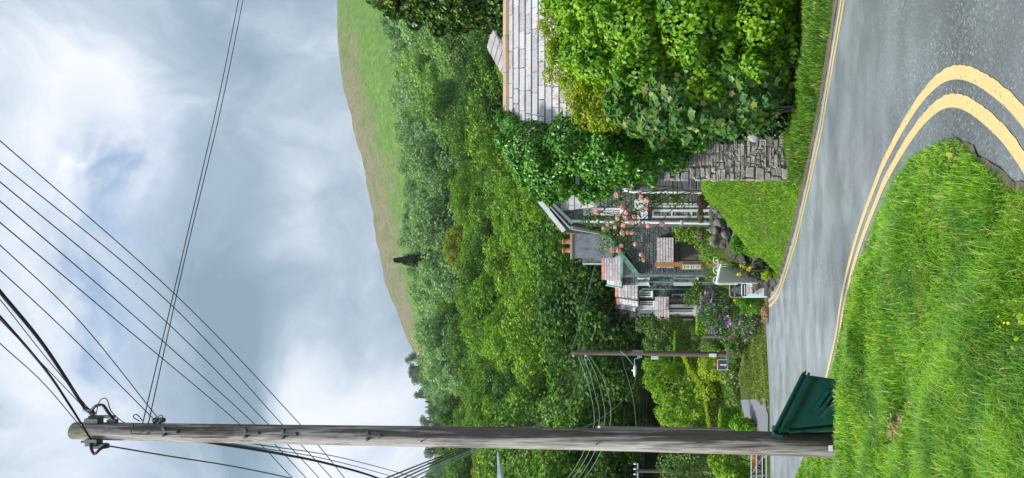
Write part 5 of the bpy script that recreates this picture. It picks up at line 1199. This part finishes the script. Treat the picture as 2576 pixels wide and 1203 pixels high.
# climbing rose
b = gbase(505, 24.2); rb = thing('rose_bush', b, 'tall climbing rose with salmon pink blooms in front of the white windows', 'rose bush')
R_ = lambda V_, y_, D=23.6: at(V_, y_, D)
mb = MB()
for P in ([(1800, 475), (1700, 490), (1600, 530), (1520, 560)], [(1795, 478), (1680, 500), (1610, 560), (1560, 600), (1590, 650)], [(1790, 480), (1650, 480), (1560, 500), (1480, 560)], [(1700, 470), (1600, 500), (1540, 580), (1550, 620)], [(1720, 500), (1660, 560), (1600, 640)], [(1740, 485), (1690, 470), (1600, 470), (1520, 480)], [(1700, 500), (1640, 520), (1560, 540), (1500, 530)]):
    mb.tube(spline([R_(a, c) for a, c in P], 8), .014, 4)
mb.build('stem', M['bark'], rb)
rq = np.random.RandomState(20); lb = []
for (V_, y_, rv, ry) in ((1560, 560, 45, 30), (1530, 590, 35, 35), (1600, 540, 40, 30), (1500, 545, 30, 25), (1550, 620, 30, 22), (1580, 600, 30, 30), (1515, 625, 25, 20), (1640, 500, 50, 25), (1700, 500, 50, 25), (1620, 650, 12, 14), (1480, 560, 25, 14), (1500, 500, 45, 18), (1560, 500, 40, 20), (1400 + 60, 690, 14, 12), (1490, 655, 18, 10)):
    p = R_(V_, y_) - b; lb.append((p.x, p.y, p.z, ry * 23.6 / F, .3, rv * 23.6 / F))
Pq, Nq = lobe_cloud(rq, lb, 2300, 1.0); V, Fc = leaves(Pq, rq.randn(len(Pq), 3) + [0, -.3, .6], rq.randn(len(Pq), 3) + [0, 0, -.4], .05 + .05 * rq.rand(len(Pq)), 'leaf')
link('foliage', mesh_np('foliage', V, Fc), LM['rose'], rb, local=True)
for (zx, zy) in ((575, 210), (615, 300), (642, 335), (580, 375), (637, 375), (505, 420), (620, 425), (612, 480), (650, 478), (425, 330), (750, 225), (793, 245), (785, 305), (700, 365), (685, 405), (683, 480), (705, 562), (603, 575), (585, 608), (540, 605), (765, 680), (750, 640), (800, 430), (903, 418), (560, 440), (655, 330)):
    c = at((2100 + zx / 1.851) / 1.5528, (650 + zy / 1.851) / 1.5528, 23.35); s_ = .065 + .035 * rq.rand(); k = 42
    d = unit(rq.randn(k, 3)); Pq = np.array(c - b) + d * s_ * .45; V, Fc = leaves(Pq, d, np.cross(d, rq.randn(k, 3)), np.full(k, s_), 'ovate')
    link('blossom', mesh_np('blossom', V, Fc), M['pink'], rb, local=True)

# small plants round the gate and lawn
def patch(name, y, D, V_, rv, ry, n, size, shape, m, label, cat, flowers=None, rd=.5, seed=1, droop=.3, stems=3, extra=()):
    b = gbase(y, D); return shrub(name, b, PL(b, [(V_, y, D, rv, ry, rd)] + [(a, c, D, e, f, rd) for a, c, e, f in extra]), n, size, shape, m, label, cat, up=.6, droop=droop, seed=seed, flowers=flowers, stems=stems)
patch('garden_shrub', 590, 26.0, 1740, 55, 22, 1500, .085, 'ovate', LM['lime'], 'light green shrub in front of the plank door', 'shrub', extra=[(1770, 610, 30, 30), (1775, 640, 22, 22), (1720, 580, 25, 14)], seed=31)
patch('fern', 622, 22.2, 1870, 32, 20, 1600, .13, 'narrow', LM['fern'], 'bright fern spilling over the dark wall beside the white pickets', 'fern', seed=32, droop=1.2, stems=0, extra=[(1895, 632, 22, 16), (1850, 612, 18, 16)], rd=.3)
patch('trailing_plant', 672, 21.6, 1912, 22, 26, 1200, .07, 'leaf', LM['dark'], 'dark trailing plant on the low wall below the pickets', 'plant', seed=33, stems=0, rd=.25)
patch('poppy', 675, 21.4, 1872, 22, 16, 150, .05, 'narrow', LM['rose'], 'small group of yellow poppies against the white picket fence', 'flower', flowers=[(M['yellowfl'], 'blossom', 8, .06)], seed=34, rd=.2)
patch('yellow_sedge', 690, 21.4, 1925, 12, 9, 700, .09, 'narrow', LM['gold'], 'yellowish tuft at the wall foot beside the pavement sign', 'plant', seed=35, stems=0, rd=.3)
patch('foxglove', 638, 30, 1830, 26, 4, 300, .05, 'ovate', M['magenta'], 'slim magenta flower spike behind the pickets', 'flower', seed=36, rd=.1)
tb = thing('garden_table', at(1950, 650, 22.3), 'small white curved garden ornament stand on the boulders', 'ornament')
MB().tube(spline([at(1905, 635, 22.3), at(1925, 655, 22.3), at(1948, 656, 22.3)]), .03, 6).build('frame', M['white'], tb); MB().tube([at(1948, 640, 22.3), at(1950, 664, 22.3)], .03, 6).build('foot', M['white'], tb)
patch('rhododendron', 790, 28.5, 1850, 70, 58, 7500, .13, 'narrow', LM['rhodo'], 'large rhododendron bush with purple blooms left of the pavement signs', 'shrub', flowers=[(M['purple'], 'blossom', 34, .15)], rd=1.2, seed=37, extra=[(1800, 760, 45, 34), (1880, 815, 45, 45), (1790, 800, 30, 30), (1890, 770, 40, 30), (1775, 765, 22, 22)])
patch('welsh_poppy', 768, 26.2, 1892, 32, 26, 2600, .10, 'narrow', LM['fern'], 'feathery green clump with yellow flowers beside the pavement sign', 'flower', flowers=[(M['yellowfl'], 'blossom', 26, .055)], rd=.5, seed=38, stems=0, extra=[(1865, 757, 20, 14)])
patch('dead_foliage', 790, 25.6, 1925, 12, 30, 600, .10, 'narrow', M['dead'], 'brown dead leaves along the kerb below the rhododendron', 'plant', rd=.2, seed=39, stems=0)
patch('berberis', 865, 30, 1862, 42, 26, 3000, .08, 'leaf', LM['bushgreen'], 'low shrub with orange blossom between rhododendron and far pole', 'shrub', flowers=[(M['orangefl'], 'blossom', 34, .06)], rd=.7, seed=40, extra=[(1885, 850, 30, 30), (1845, 880, 22, 16)])
patch('flower_bed', 862, 34, 1790, 32, 28, 2200, .09, 'leaf', LM['rose'], 'mixed bed of reddish stems and pale flowers beside the grey post', 'plant', flowers=[(M['pink'], 'blossom', 16, .05)], rd=.8, seed=41)
patch('azalea', 955, 31.5, 1845, 30, 32, 2600, .08, 'leaf', LM['rose'], 'azalea with coral pink flowers just left of the road sign', 'shrub', flowers=[(M['pink'], 'blossom', 34, .06)], rd=.7, seed=42, extra=[(1850, 1000, 22, 22), (1835, 930, 22, 16)])
patch('dark_shrub', 985, 32, 1868, 26, 36, 2600, .08, 'leaf', LM['dark'], 'dark low shrub between the azalea and the grey drive', 'shrub', rd=.7, seed=43)
patch('golden_bush', 925, 35, 1790, 42, 40, 4200, .09, 'leaf', LM['gold'], 'golden leaved bush behind the road sign', 'shrub', rd=.8, seed=44, extra=[(1775, 980, 25, 26), (1800, 880, 26, 20)])
patch('round_bush', 1068, 27.6, 1862, 34, 18, 2200, .08, 'leaf', LM['hedge'], 'small round bush at the drive edge against the big pole', 'shrub', rd=.5, seed=45)
patch('hedge_bush', 1180, 26.8, 1835, 48, 40, 5200, .10, 'ovate', LM['lime'], 'yellow-green bush rising behind the field gate', 'shrub', rd=.8, seed=46, extra=[(1855, 1220, 40, 40), (1810, 1165, 24, 20)])
patch('bright_bush', 968, 41, 1700, 80, 60, 9500, .14, 'leaf', LM['lime'], 'large bright green bush behind the street lamp', 'shrub', rd=1.8, seed=47, extra=[(1660, 940, 45, 36), (1730, 1010, 55, 50), (1690, 1040, 45, 36), (1740, 935, 50, 40), (1760, 985, 40, 40)], stems=6)
patch('laurel', 835, 46, 1680, 60, 46, 6500, .13, 'leaf', LM['bushgreen'], 'mid green laurel between the terrace end and the far pole', 'shrub', rd=1.6, seed=48, extra=[(1630, 820, 28, 22), (1710, 870, 40, 26), (1640, 865, 30, 22)])
patch('laurel', 1130, 44, 1740, 70, 60, 6500, .13, 'leaf', LM['bushgreen'], 'shady green laurel behind the big pole and its brown neighbour', 'shrub', rd=1.6, seed=49, extra=[(1700, 1190, 50, 50), (1780, 1170, 40, 60)])
patch('laurel', 1060, 46, 1760, 50, 40, 5000, .13, 'leaf', LM['lime'], 'loose green bush just right of the big pole above the drive', 'shrub', rd=1.4, seed=50, extra=[(1700, 1055, 36, 26)])
patch('cotoneaster', 735, 38, 1755, 24, 24, 2000, .09, 'leaf', LM['rose'], 'grey-green shrub climbing the foot of the terrace wall', 'shrub', rd=.7, seed=51, extra=[(1740, 750, 22, 16)])
def hedge(name, P, hgt, wid, n, m, label, seed):
    rq = np.random.RandomState(seed); P = [Vector(p) for p in P]; b = P[0].copy(); b.z = H(b.x, b.y); t = thing(name, b, label, 'hedge')
    L = [(P[i + 1] - P[i]).length for i in range(len(P) - 1)]; tot = sum(L); u = rq.rand(n) * tot; pts = []
    for q in u:
        i = 0
        while q > L[i] and i < len(L) - 1: q -= L[i]; i += 1
        pts.append(P[i].lerp(P[i + 1], q / L[i]))
    pts = np.array([tuple(p) for p in pts]); face = rq.rand(n); side = np.where(rq.rand(n) < .5, -1, 1)
    top = face < .42; off = np.where(top, (rq.rand(n) - .5) * wid, side * wid / 2); zz = np.where(top, 0, -hgt * rq.rand(n))
    d = np.array((P[-1] - P[0]).normalized()); pn = np.array([-d[1], d[0], 0])
    Q = pts + pn * off[:, None] + np.c_[0 * zz, 0 * zz, zz] + rq.randn(n, 3) * .03; Nn = np.where(top[:, None], [[0, 0, 1.]], pn * side[:, None]) + rq.randn(n, 3) * .35
    V, Fc = leaves(Q - np.array(b), Nn, rq.randn(n, 3), .05 + .05 * rq.rand(n), 'leaf'); link('foliage', mesh_np('foliage', V, Fc), m, t, local=True)
    core = MB()
    for i in range(len(P) - 1): core.bar(P[i] + Vector((0, 0, -hgt * .5 - .03)), P[i + 1] + Vector((0, 0, -hgt * .5 - .03)), wid - .1, hgt - .06)
    core.build('branches', M['bark'], t, ); return t
hedge('clipped_hedge', [at(1756, 776, 35), at(1754, 838, 35)], 1.0, .9, 5000, LM['hedge'], 'bright clipped hedge block below the terrace porches', 61)
hedge('clipped_hedge', [at(1697, 838, 44), at(1697, 905, 43), at(1708, 955, 41)], 1.0, .5, 4500, LM['hedge'], 'narrow bright clipped hedge crossing behind the far pole', 62)
hedge('clipped_hedge', [at(1718, 890, 38), at(1735, 935, 36.5), at(1768, 975, 35.5), at(1785, 1075, 34.5)], .9, .5, 6500, LM['gold'], 'golden topped clipped hedge descending behind the flower beds', 63)
hedge('clipped_hedge', [at(1812, 1035, 33), at(1812, 1095, 32)], .9, .6, 3000, LM['hedge'], 'low clipped hedge strip at the back of the grey drive', 64)

# dead grass tufts and molehill-like clump on the near verge
for (V_, y_, s_, lab) in ((2272, 1082, .075, 'tan clump of dead grass lying below the big pole'), (2370, 1040, .05, 'smaller pale dead grass scrap on the near verge')):
    D_ = (EYE - .24) / ((V_ - 1640) / F - SL) ; c = at(V_ - 8, y_, D_); rq = np.random.RandomState(int(V_)); k = 260
    Pq = rq.randn(k, 3) * [s_ * .7, s_ * .7, s_ * .35]; Vv, Ff = leaves(Pq, rq.randn(k, 3) + [0, 0, .7], rq.randn(k, 3) * [1, 1, .3], .05 + .05 * rq.rand(k), 'narrow')
    o = link('dead_grass_clump', mesh_np('dead_grass_clump', Vv, Ff), M['dead']); o.location = c; tag(o, lab, 'grass clump')

# ------------------------------------------------------------------ wood on the slope
oaks = [tree_proto('broadleaf_tree', 100 + i, 13.5, 5.3 + .5 * (i % 3), 26000, .27, LM['oak'], 'round') for i in range(5)]
darks = [tree_proto('broadleaf_tree', 160 + i, 13.5, 5.5, 24000, .27, LM['oakdark'], 'round') for i in range(2)]
mids = [tree_proto('broadleaf_tree', 165 + i, 13.5, 5.3, 24000, .27, LM['oakmid'], 'round') for i in range(2)]
ashes = [tree_proto('ash_tree', 170, 16, 6.0, 20000, .34, LM['ash'], 'round', crown0=.12)]
lights = [tree_proto('broadleaf_tree', 140, 12.5, 4.8, 20000, .27, LM['oaklight'], 'round')]
wil = [tree_proto('willow_tree', 120 + i, 17, 6.2, 16000, .42, LM['willow'], 'willow', crown0=.12) for i in range(3)]
far = [tree_proto('small_tree', 130 + i, 9, 4.6, 5000, .42, LM['bushgreen'], 'oval', crown0=.05) for i in range(2)]
cons = [conifer_proto(150, 12, 2.6, LM['conifer'])]
bound = lambda y: np.interp(y, [-200, 0, 60, 150, 300, 420, 560, 620, 700, 850, 1000, 1203, 1400], [1215, 1205, 1160, 1140, 1130, 1105, 1105, 1085, 1070, 1078, 1088, 1095, 1100])
bw = lambda y: np.interp(y, [-200, 60, 180, 300, 420, 560, 700, 850, 1000, 1300], [935, 945, 975, 980, 1000, 1005, 1020, 1040, 1058, 1075])
used = set(); rq = np.random.RandomState(77)
def place(protos, x, y, s, label, cat, group, rz=None):
    i = rq.randint(len(protos)); p = protos[i]; c = p if id(p) not in used else copy_tree(p); used.add(id(p))
    c.location = (x, y, H(x, y)); c.rotation_euler.z = rq.rand() * 6.28 if rz is None else rz; wd_ = 1.18 if cat == 'tree' and 'wood covering' in label else 1.0; c.scale = (s * wd_ * (.93 + .14 * rq.rand()), s * wd_ * (.93 + .14 * rq.rand()), s)
    tag(c, label, cat, group); return c
cnt = {'oak': 0, 'wil': 0, 'far': 0, 'con': 0}
for D_ in (62, 70, 79, 89, 100, 112, 125, 139, 154, 170):
    step = 8.4 if D_ < 110 else 9.8
    x = X_(1480, D_) - rq.rand() * 4
    while x < X_(-260, D_):
        xx, yy = x + rq.randn() * 1.2, D_ + rq.randn() * 2.0; x += step
        y_ = 601.5 - xx / yy * F; s = .82 + .3 * rq.rand()
        for _ in range(6):
            top = 1640 - (H(xx, yy) + 13.2 * s - EYE) / yy * F
            if top < bound(y_) + 4: s *= .92
            else: break
        if s < .62 or (y_ < 330 and top > 1290): continue
        light = (600 < y_ < 690 and 1060 < top < 1110 and D_ > 120) or (1110 < y_ < 1210 and D_ in (112, 139)) or (1030 < y_ < 1110 and top < 1110)
        if light: place(lights, xx, yy, s, 'yellow-green broadleaf tree at the wood edge', 'tree', 'yellow-green trees at the edge of the wood')
        else:
            q = rq.rand(); pr_, lb_ = (darks, ('dark green broadleaf tree in the dense wood covering the slope', 'tree', 'dark trees of the wood on the slope')) if q < .22 else ((mids, ('light green broadleaf tree in the dense wood covering the slope', 'tree', 'light trees of the wood on the slope')) if q > .74 else (oaks, ('mid green broadleaf tree in the dense wood covering the slope', 'tree', 'mid green trees of the wood on the slope')))
            place(pr_, xx, yy, s, *lb_); cnt['oak'] += 1
for D_ in (150, 168, 188, 208, 230, 252, 275):
    x = X_(900, D_) - rq.rand() * 5
    while x < X_(-280, D_):
        xx, yy = x + rq.randn() * 2, D_ + rq.randn() * 4; x += 11
        y_ = 601.5 - xx / yy * F; s = 1.0 + .45 * rq.rand()
        for _ in range(5):
            top = 1640 - (H(xx, yy) + 17 * s - EYE) / yy * F
            if top < bw(y_) + rq.rand() * 14: s *= .9
            else: break
        if s < .6 or top > bound(y_) + 45: continue
        if y_ < 330 and D_ < 215 and y_ > 40: place(ashes, xx, yy, s, 'soft light green tree with rounded crown in front of the silvery belt', 'tree', 'soft light green trees above the slate roof'); continue
        place(wil, xx, yy, s, 'silvery green willow-like tree in the belt below the open hill', 'tree', 'silvery trees below the open hill'); cnt['wil'] += 1
for k in range(70):
    D_ = 285 + 60 * rq.rand(); y_ = -60 + 1000 * rq.rand(); xx = X_(y_, D_); s = .5 + .5 * rq.rand()
    top = 1640 - (H(xx, D_) + 9 * s - EYE) / D_ * F
    if top < bw(y_) - 26 or (y_ < 420 and rq.rand() < .6): continue
    place(far, xx, D_, s, 'small dark green tree dotted along the foot of the open hill', 'tree', 'small trees at the foot of the open hill'); cnt['far'] += 1
for k in range(46):
    D_ = 380 + 210 * rq.rand(); y_ = 870 + 420 * rq.rand() ** .9; xx = X_(y_, D_); s = .7 + .5 * rq.rand()
    place(far, xx, D_, s, 'small grey-green tree on the skyline ridge behind the wood', 'tree', 'small trees on the skyline ridge')
for k in range(26):
    D_ = 470 + 110 * rq.rand(); y_ = 895 + 330 * (k + rq.rand() * .6) / 26; xx = X_(y_, D_); s = .45 + .45 * rq.rand()
    place(cons, xx, D_, s, 'tiny pointed conifer on the skyline ridge', 'tree', 'pointed conifers on the skyline ridge')
c = conifer_proto(151, 12, 3.4, LM['conifer'], 2200, .55); xx = X_(655, 150); c.location = (xx, 150, H(xx, 150) + 1.5); c.scale = (1.75, 1.75, 1.75); c.rotation_euler = (0, 0, 1); tag(c, 'single tall dark conifer standing above the wood against the hill', 'tree'); 
print('TREES', cnt)

# ------------------------------------------------------------------ light haze of moist air
def haze(dens):
    m, n, o = mat('haze_air')
    v_ = n.n('ShaderNodeVolumePrincipled', ins={'Color': (.80, .88, .95, 1), 'Density': dens, 'Anisotropy': .2}); n.link(v_.outputs[0], o.inputs['Volume'])
    z0, z1 = float(GZ.min()) - 1, 360.0
    ob = MB().box((0, 600, (z0 + z1) / 2), (1880, 1440, z1 - z0)).build('haze', m); tag(ob, kind='stuff'); return ob
haze(.00014)

r_ = np.random.RandomState(88)
def weeds(name, n, m, label, size, shape, hgt, seed):
    r_ = np.random.RandomState(seed); D = 3.2 + 7 * r_.rand(n); y = -20 + 1230 * r_.rand(n); X = (601.5 - y) / F * D; P2 = np.c_[X, D]; k = inside(P2, VPOLY) & (polydist(P2, VERGE) > .05); P2 = P2[k]; parts = []
    for px, py in P2:
        c = 5 + r_.randint(5); z = H(px, py); a = r_.rand(c) * 6.28; rr = r_.rand(c) * .04
        P = np.c_[px + np.cos(a) * rr, py + np.sin(a) * rr, z + hgt * (.6 + .6 * r_.rand(c))]
        parts.append(leaves(P, np.c_[np.cos(a) * .5, np.sin(a) * .5, 1 + 0 * a], np.c_[np.cos(a), np.sin(a), .3 + 0 * a], size * (.6 + .8 * r_.rand(c)), shape))
    V, Fc = join(parts); tag(link(name, mesh_np(name, V, Fc), m), label, 'weeds', kind='stuff')
weeds('broad_weed', 150, LM['small'], 'broad-leaved weeds scattered through the near verge grass', .034, 'ovate', .10, 5)
weeds('dry_straw', 260, M['dead'], 'dry straw and dead stalks scattered through the near verge', .10, 'narrow', .07, 6)
weeds('buttercup', 10, M['yellowfl'], 'few tiny yellow flowers dotted in the near verge grass', .018, 'ovate', .15, 7)
